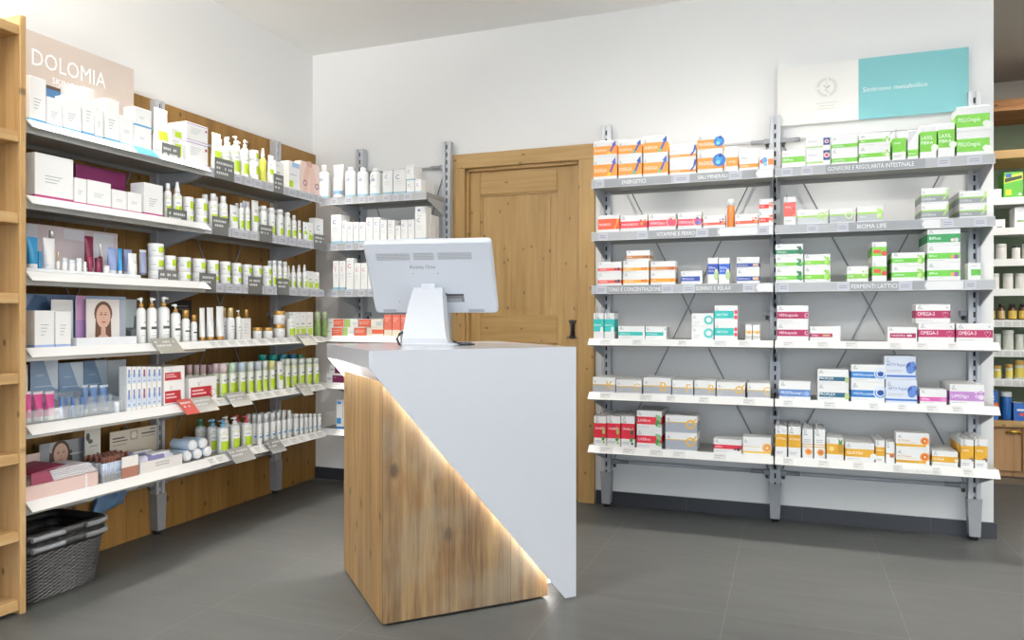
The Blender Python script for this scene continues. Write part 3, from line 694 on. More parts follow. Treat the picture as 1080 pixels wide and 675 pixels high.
flat(FB, B, 0, 957, 968.8, [137.4], [('b', .1, .32, GR), ('b', .32, .36, '#dfe9d2'), ('p', [(.0, .98), (.9, .98), (.1, .55)], '#d6d8d8'), ('t', .1, .16, .06, '#ffffff', 'BIFIvit', .9)], 'slim grey-white carton with green foot')
flat(FB, B, 0, 970, 988, [132.6], [('b', .2, .82, GR), ('t', .08, .58, .12, '#ffffff', 'LAXIL', .8), ('t', .08, .43, .1, '#ffffff', 'FIBRA', .8), ('e', .9, .32, .1, .1, '#f2f7ea'), ('e', .86, .24, .08, .08, '#f2f7ea')], 'upright carton with broad green panel, next to slim one')
flat(FB, B, 0, 989, 1007.2, [130.2], [('b', .28, .82, GR), ('t', .08, .58, .12, '#ffffff', 'LAXIL', .8), ('t', .08, .43, .1, '#ffffff', 'FIBRA', .8), ('e', .9, .36, .1, .1, '#f2f7ea')], 'upright carton with broad green panel, next to tall stack')
flat(FB, B, 0, 1008.8, 1044, [137.6, 111.8], [('b', .15, .68, GR), ('t', .05, .38, .17, '#ffffff', 'PSILLIOregola', .72), ('e', .9, .26, .13, .13, '#f4f8ee'), ('e', .97, .2, .16, .16, '#f4f8ee')], 'big carton with wide green band', d=.14)
# second shelf
flat(FB, A, 1, 630.6, 653.6, [226.8], [('b', .16, .78, '#ee5a35'), ('t', .05, .38, .14, '#ffffff', 'MAGNESIO', .6), ('p', [(.72, .18), (.8, .18), (.93, .55), (.95, .78), (.88, .78), (.86, .5)], '#f6b23a')], 'orange-red carton with yellow crescent', d=.08)
flat(FB, A, 1, 654.2, 683, [226.8], pk('#e4404b', 'MAGNESIO', (.2, .62), 'dots', '#f0963a', '#b0384f'), 'red-banded carton with orange dots', d=.08)
flat(FB, A, 1, 683.9, 713, [225.2], pk('#ec5560', 'FERROplus', (.22, .62), 'people', '#c84a7e', '#d8466a'), 'red-banded carton with ring of people', d=.08)
flat(FB, A, 1, 714.8, 740.3, [223.8], pk('#ea4a62', 'FERROplus', (.2, .6), 'people', '#6d62b0', '#8d7bc0', low=None), 'pink-red carton with violet figure', d=.08)
flat(FB, A, 1, 741.3, 765, [227], pk('#ef6148', 'VITA', (.22, .42), 'dots', '#8a4b9a', '#f0953c'), 'white carton with thin red stripe and purple dots', d=.08)
rnd(FB, A, 1, 766.8, 775.2, [210], lambda w, h: mk_clear(w, h, 'none', bodyc='#f0853a', hc=.24, tint='#f3f3f1', name='tablet_tube'), 'orange tablet tube with white cap', cat='tube')
flat(FB, A, 1, 775.6, 799.6, [225.6], pk('#ef6148', 'VITA', (.22, .46), 'dots', '#d8425c', '#f3b04a'), 'white carton with thin red stripe and yellow dots', d=.08)
flat(FB, A, 1, 800.5, 815.6, [222.6, 209.6], pk('#e94038', 'VITA', (.22, .55), 'dots', '#f06a4a', '#f3876a', u1=.7), 'red-striped carton beside the middle post', d=.1)
flat(FB, B, 1, 826.4, 839.4, [207.8], tall('#ee6a62', 'VITA', (.3, .82), 'dots', '#b04a6a', '#f09a5a'), 'upright carton with coral-red panel', d=.08)
flat(FB, B, 1, 840.4, 873.6, [220.8], [('b', .05, .45, '#c9cdd0'), ('b', .45, .58, '#a9d36a'), ('t', .08, .66, .12, '#9a9da0', 'VITA', .4)] + deco('ring', '#b9da7e'), 'wide pale carton with thin lime line', d=.09)
flat(FB, B, 1, 874.4, 901, [219.8], [('b', .05, .5, '#b0b3b8'), ('b', .5, .6, '#9ccb58'), ('t', .06, .25, .12, '#f1f3ee', 'VITA', .5)] + deco('ring', '#d6e8b5'), 'grey and white carton against the wide pale one', d=.09)
flat(FB, B, 1, 903.9, 931.8, [217], [('b', .05, .48, '#b9bcc0'), ('b', .48, .6, '#96cc4c'), ('t', .06, .25, .12, '#f1f3ee', 'FIBRA', .5)] + deco('leaf', '#cfe6a4', '#a9d46a'), 'grey and white carton standing apart', d=.09)
DGG = [('b', .08, .46, '#8f9296'), ('b', .46, .56, '#93c455'), ('t', .05, .2, .16, '#f1f3ee', 'LIVERvit', .6)] + deco('swoosh', '#b3d67a', v=.6) + logo(.05, .74, .07)
flat(FB, B, 1, 971.4, 1000.8, [214, 198], DGG, 'dark-grey-footed carton near the free end', d=.1, rows=2)
flat(FB, B, 1, 1011.4, 1041, [215.2, 201], DGG, 'dark-grey-footed carton at the very end', d=.14, rows=2)
# third shelf
AN = lambda c, e, f: pk(c, 'CRANBERRY', (.16, .42), 'fruit', e, f)
flat(FB, A, 2, 630.2, 655.6, [287.6, 276], AN('#e2594a', '#3a2530', '#5a3440'), 'white carton with red stripe and dark berries')
flat(FB, A, 2, 657, 684.4, [287.4, 275], AN('#f2a93c', '#e07a2e', '#d8663a'), 'white carton with amber stripe and nuts')
flat(FB, A, 2, 660.6, 685.6, [264], pk('#b9793f', 'TOSSE', (.2, .5), 'fruit', '#6a3a24', '#7a4a2c'), 'brown-striped carton topmost on the amber pair', zb=height_at(275, *FB.world(FB.along(671, FB.front), FB.front)))
flat(FB, A, 2, 686, 712.4, [287, 275.4], [pk('#f0a133', 'VITA', (.2, .5), 'fruit', '#f08a2e', '#f0a83c'), pk('#c98a4c', 'VITA', (.2, .5), 'fruit', '#b04a3c', '#c05a3c')], ['carton with amber stripe and orange fruit', 'carton with tan stripe and red fruit'])
flat(FB, A, 2, 718, 740.8, [285.6], pk('#263f96', 'MELAtonina', (.22, .58), None, u0=.0, u1=.9), 'low white carton with navy band')
SL = lambda c: [('b', .36, .76, c), ('t', .1, .57, .09, '#ffffff', 'NEONotte', .75), ('t', .1, .46, .06, '#ffffff', 'SILICA', .6)] + deco('bottle', '#b9cf9a', '#f0e0b0', u=.84)
flat(FB, A, 2, 746.2, 757.4, [271.6], SL('#2146a0'), 'upright carton with dark blue panel', d=.06)
flat(FB, A, 2, 758, 769.6, [271.6], SL('#2f63c6'), 'upright carton with bright blue panel', d=.06)
flat(FB, A, 2, 776.8, 801.4, [283.8, 271], pk('#26418f', 'RELAXsonno', (.18, .48), 'fruit', '#e8b48a', '#f0c8a4'), 'white carton with navy stripe and small figure')
GX = lambda c, f=DG: pk(c, 'FERROplus', (.2, .48), 'leaf', '#3c8a4a', f, um=.66)
flat(FB, B, 2, 817.8, 847.2, [282.8, 270.4, 257.2], [GX('#7cc247'), GX('#7cc247'), pk('#2c7f58', 'FERROplus', (.2, .52), 'leaf', '#2f6a4a', '#3a5a48', base='#cfd8dc')], ['carton with lime stripe and dark leaves', 'carton with lime stripe and dark leaves', 'carton with dark green stripe topping its stack'])
flat(FB, B, 2, 848.2, 876, [281.6, 268], pk('#7fc63e', 'DIGE', (.2, .5), 'leaf', '#b7db74', '#8fcb4e', um=.66), 'carton with lime stripe and pale leaves')
flat(FB, B, 2, 893, 916, [280.8], pk('#84c24a', 'DIGE', (.2, .5), 'dots', '#d3e4b2', '#9fce66'), 'small lone carton with green stripe')
flat(FB, B, 2, 919.6, 935.4, [275.6, 255], [('b', .28, .74, '#74bd45'), ('b', .42, .6, '#c9483c', .1, .6), ('e', .84, .4, .12, .12, '#c8463a')] + logo(.1, .8, .12), 'narrow green carton with red fruit', d=.11, rows=2)
flat(FB, B, 2, 940.4, 975.6, [280.4, 266.2], pk('#69bd3f', 'CARDIO', (.24, .58), 'leaf', '#cde39a', '#9fce66', um=.66), 'wide carton with bright green stripe', d=.12, rows=2)
flat(FB, B, 2, 977.8, 1013.2, [276.6, 259, 241.4], [pk('#67bb42', 'BIFIvit', (.22, .56), 'fruit', '#8a5a9a', '#e0a060'), pk('#67bb42', 'BIFIvit', (.22, .56), 'fruit', '#8a5a9a', '#e0a060'), pk('#2f8a4e', 'BIFIvit', (.2, .7), 'fruit', '#d8d0d8', '#f0e0d0')], ['large carton with green band and purple fruit', 'large carton with green band and purple fruit', 'dark green carton topping the tallest stack'], d=.13, rows=2)
flat(FB, B, 2, 1020.6, 1034.6, [277.2], [('b', .25, .62, '#5fae45', .25, 1.)] + small(.8, .2, .7), 'small carton with dark green square at the end', d=.08)
# fourth shelf
TQ = [('b', .28, .76, TL), ('t', .08, .5, .07, '#ffffff', 'SILICA', .8), ('e', .82, .38, .06, .09, '#e8f6f4'), ('e', .8, .3, .06, .06, '#ffffff')] + logo(.2, .84, .3)
flat(FB, A, 3, 625.8, 636.8, [330], TQ, 'upright carton with turquoise panel', d=.1)
flat(FB, A, 3, 637.2, 648.2, [330], TQ, 'upright carton with turquoise panel', d=.1)
TQL = pk(TL, 'CISTImannose', (.28, .56), None, u1=.92)
flat(FB, A, 3, 652, 680.2, [344], TQL, 'low white carton with thin turquoise stripe', d=.13)
flat(FB, A, 3, 680.6, 703, [344.4], pk(TL, 'CISTImannose', (.28, .56), None, u1=.86) + [('e', .95, .8, .06, .06, TL)], 'low white carton with turquoise stripe and dot', d=.13)
flat(FB, A, 3, 729.2, 752.8, [343.8, 330.4], logo(.08, .68, .1) + small(.3, .1, .4, n=3, dv=.1) + [('o', .78, .48, .36, .16, '#56c4c0'), ('p', [(.8, .2), (.97, .1), (.9, .3)], '#56c4c0')], 'white carton with turquoise Q ring', d=.12)
flat(FB, A, 3, 753.4, 778, [340.4, 322.2], [('b', .26, .7, TL, 0, .84), ('t', .08, .4, .15, '#ffffff', 'ARTI30', .7), ('e', .93, .62, .1, .12, '#d8485a'), ('e', .93, .32, .1, .12, '#d8485a')] + logo(.08, .78, .07), 'turquoise-banded carton with red seals', d=.12)
flat(FB, A, 3, 785.8, 793.4, [342.2], [('b', .42, .62, '#e8c58a'), ('b', .08, .3, '#c9c6c0'), ('e', .6, .48, .1, .08, '#e09a4a')], 'tiny upright beige carton', d=.05)
flat(FB, A, 3, 793.8, 801.8, [342.4], [('b', .42, .62, '#e8c58a'), ('b', .08, .3, '#c9c6c0'), ('e', .6, .48, .1, .08, '#e09a4a')], 'tiny upright beige carton', d=.05)
flat(FB, B, 3, 819.2, 852.8, [341, 322], pk(BU, 'VENcapsule', (.26, .64), None, um=.75, ts=.15) + [('o', .95, .45, .12, .05, '#e2b6c8')], 'white carton with burgundy band and ring', d=.12)
flat(FB, B, 3, 854, 886.8, [344.2], pk(BU, 'VENgel', (.26, .52), None, u1=.74, um=.4) + [('b', .34, .44, '#c9b27a', .42, .66)], 'low carton with short burgundy stripe', d=.12)
flat(FB, B, 3, 935.8, 967.5, [344.8], pk(BU, 'COLESTERol', (.26, .58), None, u0=.08, u1=.96, um=.6, tu=.12) + [('b', .36, .48, '#f3dfe6', .66, .82)], 'low burgundy-striped carton left of the three heart boxes'.replace('left of', 'before'), d=.12)
OM = pk(BU, 'OMEGA-3', (.26, .66), 'heart', um=.55, ts=.2) + [('b', .8, .84, '#8a6a76', .88, .93)]
flat(FB, B, 3, 968.4, 1007, [340.8], OM, 'burgundy heart carton, bottom one nearer the door', d=.12)
flat(FB, B, 3, 1008.4, 1047.4, [341], OM, 'burgundy heart carton, bottom one at the free end', d=.12)
flat(FB, B, 3, 965.4, 1002.6, [320.8], OM, 'burgundy heart carton stacked on top', d=.12, zb=height_at(340.8, *FB.world(FB.along(985, FB.front), FB.front)), off=.004)
# fifth shelf
def GG(t, u=.7): return [('b', .05, .48, GY), ('b', .48, .54, '#e0b74a'), ('t', u, .22, .56, '#e2b446', t, .99), ('t', .06, .2, .09, '#e8d49a', 'VITA', .45)] + logo(.06, .7, .07)
for x0, x1, t, L_, dd in ((625, 649, 397.8, 'K', 'ends in gold K'), (649.8, 677, 400.6, 'C', 'with gold C beside the K'), (678.4, 707.8, 398.4, 'B', 'with gold B'), (708.6, 731.2, 401.2, 'F', 'with gold F'), (732.2, 754.8, 401.4, 'R', 'with gold R'), (788.2, 812.6, 404, 'C', 'with gold C at the middle post')):
    flat(FB, A, 4, x0, x1, [t], GG(L_, .68 if L_ not in 'BK' else .62), 'grey and white carton ' + dd.replace('ends in', 'with'), d=.1, rows=2)
flat(FB, A, 4, 755.6, 786, [403], [('b', .05, .48, GY), ('b', .48, .54, '#e0b74a'), ('t', .06, .2, .09, '#e8d49a', 'FOLI', .45)] + deco('ring', '#dfb14a') + logo(.06, .7, .07), 'grey and white carton with gold ring', d=.1, rows=2)
flat(FB, B, 4, 821.4, 855, [402], pk('#5b80b8', 'PROSTAcomplex', (.16, .55), 'fruit', '#8fa9d8', '#7b98d0', um=.8, ts=.15), 'low carton with blue lower band', d=.1)
flat(FB, B, 4, 862, 895.2, [405.2, 389.6], pk('#20566e', 'PROFLEX', (.22, .5), None, u0=.05, u1=.9, um=.6, ts=.16) + [('e', .95, .3, .14, .2, '#b9c98a')], 'white carton with dark teal stripe', d=.12)
flat(FB, B, 4, 897.4, 933.2, [403.2, 384.6], pk('#2774b8', 'VISIONcomplex', (.24, .6), 'swirl', '#1a5aa8', '#123f86', um=.68, ts=.13), 'carton with bright blue band and swirl', d=.12)
flat(FB, B, 4, 934, 967.6, [400.4], [('b', .1, .18, '#2f62b4'), ('t', .07, .56, .14, '#41629c', 'ARTH Repair', .7)] + small(.38, .07, .6, n=2) + deco('bone', '#274a92', '#5b7fc0') + logo(.06, .78, .09), 'pale blue-white carton with joint picture, lower', d=.12, base='#dde3ee')
flat(FB, B, 4, 932.4, 966, [375.2], [('b', .1, .18, '#2f62b4'), ('t', .07, .56, .14, '#41629c', 'ARTH Repair', .7)] + small(.38, .07, .6, n=2) + deco('bone', '#274a92', '#5b7fc0') + logo(.06, .78, .09), 'pale blue-white carton with joint picture, upper', d=.12, base='#dde3ee', zb=height_at(400.4, *FB.world(FB.along(950, FB.front), FB.front)), off=.002)
flat(FB, B, 4, 970, 998.8, [410.4], pk('#c95aa0', 'LIPIDIgo', (.2, .48), 'fruit', '#d989bc', '#d070ac', um=.7), 'low carton with magenta stripe', d=.1)
flat(FB, B, 4, 1001.4, 1038.4, [405.4], pk('#b884c2', 'LIPIDIgo', (.22, .66), 'dots', '#d9b8de', '#efe0f0', um=.6, ts=.15), 'wide carton with lilac band', d=.085, rows=3)
# bottom shelf
RL = lambda t, c2: tall('#d8263c', t, (.26, .76), 'leaf', '#4f8a3a', c2)
for x0, x1, c2, dd in ((626.2, 639.4, '#9fbf5a', 'closest to the door'), (640, 654.4, '#9fbf5a', 'middle of three'), (655, 669.4, '#2f5a34', 'with dark green fruit')):
    flat(FB, A, 5, x0, x1, [438.8], RL('CRANBERRY', c2), 'upright carton with red panel, ' + dd, d=.085, rows=3)
flat(FB, A, 5, 671.4, 698, [453.2, 433.2], pk('#d8263c', 'LIVERvit', (.28, .68), 'leaf', '#3f8f4a', '#8cc08a', um=.6, ts=.14), 'carton with red band and green plant', d=.12, rows=2)
flat(FB, A, 5, 701.6, 735.2, [456.8, 438.2], [('b', .04, .58, '#a4a9b4'), ('b', .58, .63, '#e0b74a'), ('t', .06, .12, .06, '#e8d49a', 'FOLI', .3)] + deco('ring', '#e2b04a', v=.46) + logo(.06, .74, .08), 'grey carton with large gold ring', d=.14)
flat(FB, A, 5, 752.4, 782.6, [463.2], pk('#c8283e', 'LIVERvit', (.3, .6), 'fruit', '#5a2a34', '#7a3440', um=.6), 'low white carton with red stripe and dark berries', d=.11)
flat(FB, A, 5, 783.2, 813.4, [461], [('b', .1, .2, '#e9c14a'), ('b', .44, .47, '#e0c26a', .05, .6)] + deco('flower', '#eab05e', '#d8905a', u=.86, v=.42) + logo(.06, .74, .08), 'white carton with yellow foot and orange bell', d=.11)
GT = lambda t: tall(GD, t, (.32, .74))
flat(FB, B, 5, 817.4, 830.2, [449.4], GT('ACTIVmel') + [('e', .7, .86, .07, .07, '#dfe2e8')], 'upright carton with gold panel, beside the post', d=.085, rows=3)
flat(FB, B, 5, 831.2, 844.8, [450], GT('ACTIVmel'), 'upright carton with gold panel, second from the post', d=.085, rows=3)
WF = [('b', .46, .49, '#e0b04a'), ('b', .38, .41, '#e0b04a')] + logo(.14, .84, .26) + [('e', .6, .22, .11, .11, '#e59a44'), ('e', .6, .22, .06, .06, '#c9703a')] + small(.62, .15, .8, n=2, dv=.07)
flat(FB, B, 5, 846, 857.6, [452.2], WF, 'upright white carton with orange flower, nearer the post', d=.07, rows=3)
flat(FB, B, 5, 858.4, 870.6, [452.8], WF, 'upright white carton with orange flower, beside the pineapple box', d=.07, rows=3)
flat(FB, B, 5, 871.4, 890, [461.6], [('b', .25, .72, GD), ('e', .3, .5, .11, .11, '#efd28a')] + deco('pine', '#b98a2c', '#3f7a3a', u=.8, v=.5) + logo(.08, .8, .1), 'gold-banded carton with a pineapple', d=.09, rows=2)
flat(FB, B, 5, 891.2, 922.4, [467], pk(GD, 'GLUCObal', (.24, .66), None, um=.6, ts=.16) + [('e', .97, .3, .16, .16, '#f3f1ec')], 'wide carton with gold band', d=.08, rows=3)
flat(FB, B, 5, 923.2, 933.4, [464.4], tall(GD, 'GOLA', (.3, .7)), 'narrow gold-panelled carton', d=.07, rows=3)
flat(FB, B, 5, 934, 943.8, [466], [('b', .42, .47, '#d9a02e'), ('e', .7, .36, .1, .1, '#c46a34')] + logo(.14, .78, .22), 'narrow white carton with brown dot', d=.07, rows=2)
flat(FB, B, 5, 944.8, 980.6, [472.6, 456.6], [('b', .1, .26, GD, 0, .9), ('b', .36, .38, '#d9b060', .05, .6), ('t', .05, .45, .12, '#c58a2e', 'ALTEAgola', .6)] + deco('flower', '#e8923c', '#c8602a', u=.86, v=.5) + logo(.06, .72, .09), 'wide carton with orange marigold', d=.1)
flat(FB, B, 5, 983, 1010.6, [476], pk(GD, 'GOLA', (.28, .66), None, um=.5, ts=.16) + [('e', .95, .42, .12, .12, '#efe4cc')], 'low carton with gold band and white corner', d=.11, rows=2)
for x0, x1, dd in ((1013.2, 1027.2, 'nearer the door'), (1028, 1041.8, 'at the free end')):
    flat(FB, B, 5, x0, x1, [463.6], tall(GD, 'VITA', (.3, .78)) + [('e', .8, .3, .07, .07, '#5a4a4a'), ('e', .72, .26, .05, .05, '#f0f0ee')], 'upright gold-panelled carton with dark berry, ' + dd, d=.085, rows=3)

# ================================================================ corner rack
C_ = 'C'
def CB(col='#8fb9cc', u=.2, v=.68, sz=.14, L_='C', tc='#4a57a8', foot=(.0, .08)):
    return [('b', foot[0], foot[1], col), ('t', u, v, sz, tc, L_, .9), ('b', .5, .515, '#b9bcc0', u, u + .45), ('b', .4, .412, '#c3c6c9', u, u + .5), ('b', .9, .915, '#c3c6c9', u, u + .4)]
CBT = CB()
def bl(w, h): return mk_cap(w, h, 'blue', hc=.14, rc=.5)
def blue_c(mk):
    def f(w, h):
        o = mk(w, h); m = MB(); e = -.0012
        m.text('C', (-w * .16, e, h * .6), (1, 0, 0), (0, 0, 1), h * .13, '#4a57a8'); m.build('lettering', o); return o
    return f
rnd(FC, C_, 0, 336, 348.6, [174.4], lambda w, h: mk_cap(w, h, 'blue', hc=.2, rc=.5), 'white bottle with pale blue foot, next to the corner')
rnd(FC, C_, 0, 350.4, 363.8, [173.8], blue_c(lambda w, h: mk_tube(w, h, marks=[(.02, .07, -90, 90, '#7fa6c8')], hc=.12)), 'white tube with blue C', cat='tube')
rnd(FC, C_, 0, 364.2, 376, [176.6], blue_c(lambda w, h: mk_cap(w, h, 'blue', hc=.1, rc=.55)), 'white bottle with blue C beside the tube')
rnd(FC, C_, 0, 377, 389, [177], blue_c(lambda w, h: mk_cap(w, h, 'blue', hc=.12, rc=.5)), 'white bottle with blue C, middle of three')
rnd(FC, C_, 0, 390.2, 402.4, [177.8], blue_c(lambda w, h: mk_cap(w, h, 'blue', hc=.12, rc=.5)), 'white bottle with blue C beside the boxes')
BXC = dict(name='cosmetic_box', cat='box')
flat(FC, C_, 0, 403.6, 414, [180], CBT, 'white box with blue C, beside the bottles', d=.06, **BXC)
flat(FC, C_, 0, 414.6, 428, [178.8], CB(v=.6, sz=.2), 'white box with the biggest blue C', d=.06, **BXC)
flat(FC, C_, 0, 428.6, 437, [190], CB(v=.5, sz=.2), 'small white box, lower of a pair', d=.08, **BXC)
flat(FC, C_, 0, 428, 436.4, [174.4], CB(v=.5, sz=.2), 'small white box, upper of a pair', d=.12, zb=height_at(190, *FC.world(FC.along(432, FC.front), FC.front)), **BXC)
flat(FC, C_, 0, 437.6, 444.4, [189.2], CB(v=.5, sz=.2), 'small white box at the free end', d=.06, rows=3, **BXC)
for x0, x1, t in ((348.8, 360, 226.4), (360.4, 365.8, 232.8), (366.2, 372.2, 234.4), (372.6, 378.4, 234.2), (378.8, 385.4, 234.2), (386, 393, 229.4), (393.4, 400.6, 229.2), (401, 407.8, 232.2), (409, 416.2, 232), (422.8, 429.8, 231.8), (430.2, 436.8, 231.6)):
    flat(FC, C_, 1, x0, x1, [t], CBT, 'white box with blue C and blue foot', 'white C box', d=.05, rows=2, group='white cosmetic boxes on the corner rack', **BXC)
flat(FC, C_, 1, 417, 422.4, [238], CBT, 'shortest white box in the row', d=.05, **BXC)
flat(FC, C_, 1, 437.4, 449.4, [225], CBT, 'widest white box at the end of the row', d=.06, rows=3, **BXC)
flat(FC, C_, 1, 437.8, 448.6, [217.6], [('b', .3, .6, '#7d84b8', .25, .5)], 'flat white box lying on the widest one', d=.09, zb=height_at(224.9, *FC.world(FC.along(443, FC.front), FC.front)), **BXC)
for x0, x1 in ((351, 357.4), (357.8, 364.4)):
    flat(FC, C_, 2, x0, x1, [275.2], CB(L_='J', tc='#e05a68', u=.3), 'white box with red hook mark', 'white box', d=.05, rows=2, group='white cosmetic boxes on the corner rack', **BXC)
flat(FC, C_, 2, 365.2, 373, [272.2], CB(L_='C', tc='#c8285c', foot=(0, .01)), 'tall white box with crimson half moon', d=.05, **BXC)
for x0, x1 in ((373.4, 380), (380.4, 387.4), (387.8, 394.4), (394.8, 401.4)):
    flat(FC, C_, 2, x0, x1, [277.4], CB(L_='C', tc='#c8285c', foot=(0, .01)), 'short white box with crimson half moon', 'white box', d=.05, rows=2, group='white cosmetic boxes on the corner rack', **BXC)
CO_ = '#e2694f'
def half(c, side): return [('b', .04, .96, c, side[0], side[1]), ('b', .6, .66, '#f6d3c6', side[0] + .05, side[1] - .1), ('b', .4, .45, '#f6d3c6', side[0] + .05, side[1] - .2), ('b', .45, .6, '#bfc2c5', .06, .2)]
flat(FC, C_, 3, 344.4, 361, [345.2], half(CO_, (.33, .99)), 'coral and white carton nearest the corner, lower', d=.1)
flat(FC, C_, 3, 346.4, 362.8, [336.2], half(CO_, (.33, .99)), 'coral and white carton nearest the corner, upper', d=.1, zb=height_at(345.1, *FC.world(FC.along(354, FC.front), FC.front)), off=.003)
flat(FC, C_, 3, 361.6, 373.4, [345.2], [('b', .04, .96, '#a9c46c', 0, .42), ('b', .4, .5, '#bfc2c5', .6, .9)], 'white carton with green end, lower', d=.1)
flat(FC, C_, 3, 363.4, 377.6, [336.4], [('b', .04, .96, '#a9c46c', 0, .42), ('b', .4, .5, '#bfc2c5', .6, .9)], 'white carton with green end, upper', d=.1, zb=height_at(345.1, *FC.world(FC.along(370, FC.front), FC.front)), off=.003)
flat(FC, C_, 3, 374, 385.8, [345.4], half(CO_, (0., 1.)), 'coral carton, lower of the middle stack', d=.1)
flat(FC, C_, 3, 378.2, 390.4, [336.4], half(CO_, (0., 1.)), 'coral carton, upper of the middle stack', d=.1, zb=height_at(345.2, *FC.world(FC.along(382, FC.front), FC.front)), off=.003)
flat(FC, C_, 3, 386.4, 404.4, [345.6], [('b', .3, .8, CO_, .32, 1.), ('b', .0, 1., '#eadfce', 0, .3)], 'cream carton with coral stripe', d=.1, base='#f0e8da')
flat(FC, C_, 3, 391, 404, [336.6], [('b', .2, .7, '#c9cccf', .45, .9)], 'cream carton on the coral-striped one', d=.1, base='#efe7da', zb=height_at(345.5, *FC.world(FC.along(397, FC.front), FC.front)), off=.003)
for x0, x1 in ((405, 413.4), (413.8, 422), (422.4, 430), (430.4, 438)):
    flat(FC, C_, 3, x0, x1, [331.8], [('b', .3, 1., '#e27663'), ('b', .8, .84, '#f3c9bd', .1, .7), ('b', .7, .73, '#f3c9bd', .1, .5)], 'upright salmon box with cream foot', 'salmon box', d=.06, group='salmon boxes on the corner rack', base='#efe2cf')
flat(FC, C_, 4, 344.2, 362.4, [393.8], [('b', .0, .8, '#6d1f4a', .35, 1.), ('t', .4, .5, .14, '#e6d3de', 'VITA', .8), ('b', .3, .5, '#b9bcc0', .05, .28)], 'white and plum carton, lower', d=.1)
flat(FC, C_, 4, 347.4, 363.4, [384.2], [('b', .0, .8, '#6d1f4a', .35, 1.), ('b', .3, .5, '#b9bcc0', .05, .28)], 'white and plum carton, upper', d=.1, zb=height_at(393.7, *FC.world(FC.along(355, FC.front), FC.front)), off=.003)
flat(FC, C_, 4, 364, 380, [392], [('b', .0, .8, '#6d1f4a', .35, 1.)], 'white and plum carton tucked behind the counter', d=.1)
flat(FC, C_, 5, 354.4, 361.2, [421.8], [('b', .0, .08, '#2f7fc0'), ('b', .18, .38, '#3f92d0', .1, .8), ('b', .86, .95, '#4a86c8', .15, .85)], 'tall slim white and blue box', d=.07)
flat(FC, C_, 5, 361.6, 369, [421.8], [('b', .0, .08, '#2f7fc0'), ('b', .86, .95, '#4a86c8', .15, .85)], 'tall slim white box hidden by the counter', d=.07)
# ================================================================ cosmetics wall, bay next to the corner
M_ = 'M'
LIMEB = [('b', .06, .34, LIME, .12, .88), ('b', .38, .41, '#b9dd55'), ('b', .5, .56, '#b5b8ba', .15, .6), ('b', .8, .83, '#c3c6c8', .15, .5)]
pump = lambda w, h: mk_pump(w, h, 'lime', face=1)
pumpl = lambda w, h: mk_pump(w, h, 'lime', face=-1)
capb = lambda w, h: mk_cap(w, h, 'lime', hc=.2, rc=.6)
lsq = lambda w, h: mk_tube(w, h, marks=LIMETUBE)
spray = lambda w, h: mk_spray(w, h, 'lime')
jar = lambda w, h: mk_jar(w, h)
wide = lambda w, h: mk_cap(w, h, 'limeb', hc=.17, rc=.85)
BX = dict(cat='box', name='cosmetic_box')
# top shelf
rnd(FL, M_, 0, 161, 178, [115], lsq, 'large white tube with lime square at the blue display', cat='tube')
flat(FL, M_, 0, 180.5, 193.5, [146.5, 136], [('b', .15, .75, LIME, .3, .85)] + small(.85, .1, .6), 'small white box with lime square', d=.06, **BX)
flat(FL, M_, 0, 196.5, 219.5, [150, 131], [('b', .02, .06, '#b49acb'), ('b', .90, .94, '#b49acb')] + small(.7, .2, .7, n=4, dv=.1) + [('e', .9, .72, .07, .07, '#a04a5a')], 'big white box with violet lines', d=.16, **BX)
rnd(FL, M_, 0, 222, 234, [140.6], lsq, 'white tube with lime square in front of the pumps', cat='tube')
rnd(FL, M_, 0, 234.6, 243, [146], capb, 'white capped bottle with lime label', rows=2)
rnd(FL, M_, 0, 243.8, 253.2, [143.6], pumpl, 'tall white pump bottle with lime label', rows=2)
rnd(FL, M_, 0, 253.8, 262.6, [147.8], pump, 'shorter white pump bottle with lime label', rows=2)
rnd(FL, M_, 0, 263.2, 272.8, [171, 159], lambda w, h: mk_jar(w, h, 'limer'), 'white jar with lime patch', cat='jar')
rnd(FL, M_, 0, 273.4, 281, [156.6], lambda w, h: mk_spray(w, h, 'none', bodyc='#d9dc5a'), 'yellow-green spray bottle with white head')
rnd(FL, M_, 0, 281.6, 289.4, [164.2], lsq, 'squat white tube with lime square', cat='tube')
flat(FL, M_, 0, 290.2, 299, [170.6], LIMEB, 'white box with lime foot', d=.05, **BX)
flat(FL, M_, 0, 304.4, 316.4, [170.8], [('b', .05, .3, LIME, .05, .4), ('b', .8, .97, '#a8c6e6', .3, .95), ('b', .5, .53, '#b9bcbe', .1, .7)], 'white box with lime foot and blue corner', d=.06, **BX)
flat(FL, M_, 0, 317.4, 337, [172], [('b', .0, 1., '#ecd3cb', 0, 1), ('e', .45, .93, .16, .12, '#dba898'), ('p', [(.1, .0), (.32, .0), (.42, .55), (.6, .85), (.25, .85), (.12, .5)], '#e6bfae'), ('p', [(.5, 0), (.75, 0), (.8, .5), (.7, .85), (.45, .85)], '#e9c6b6'), ('o', .2, .3, .1, .03, '#8a4a6a'), ('o', .85, .28, .1, .03, '#7d3f62')], 'pink picture box with a bare-shouldered woman', d=.05, **BX)
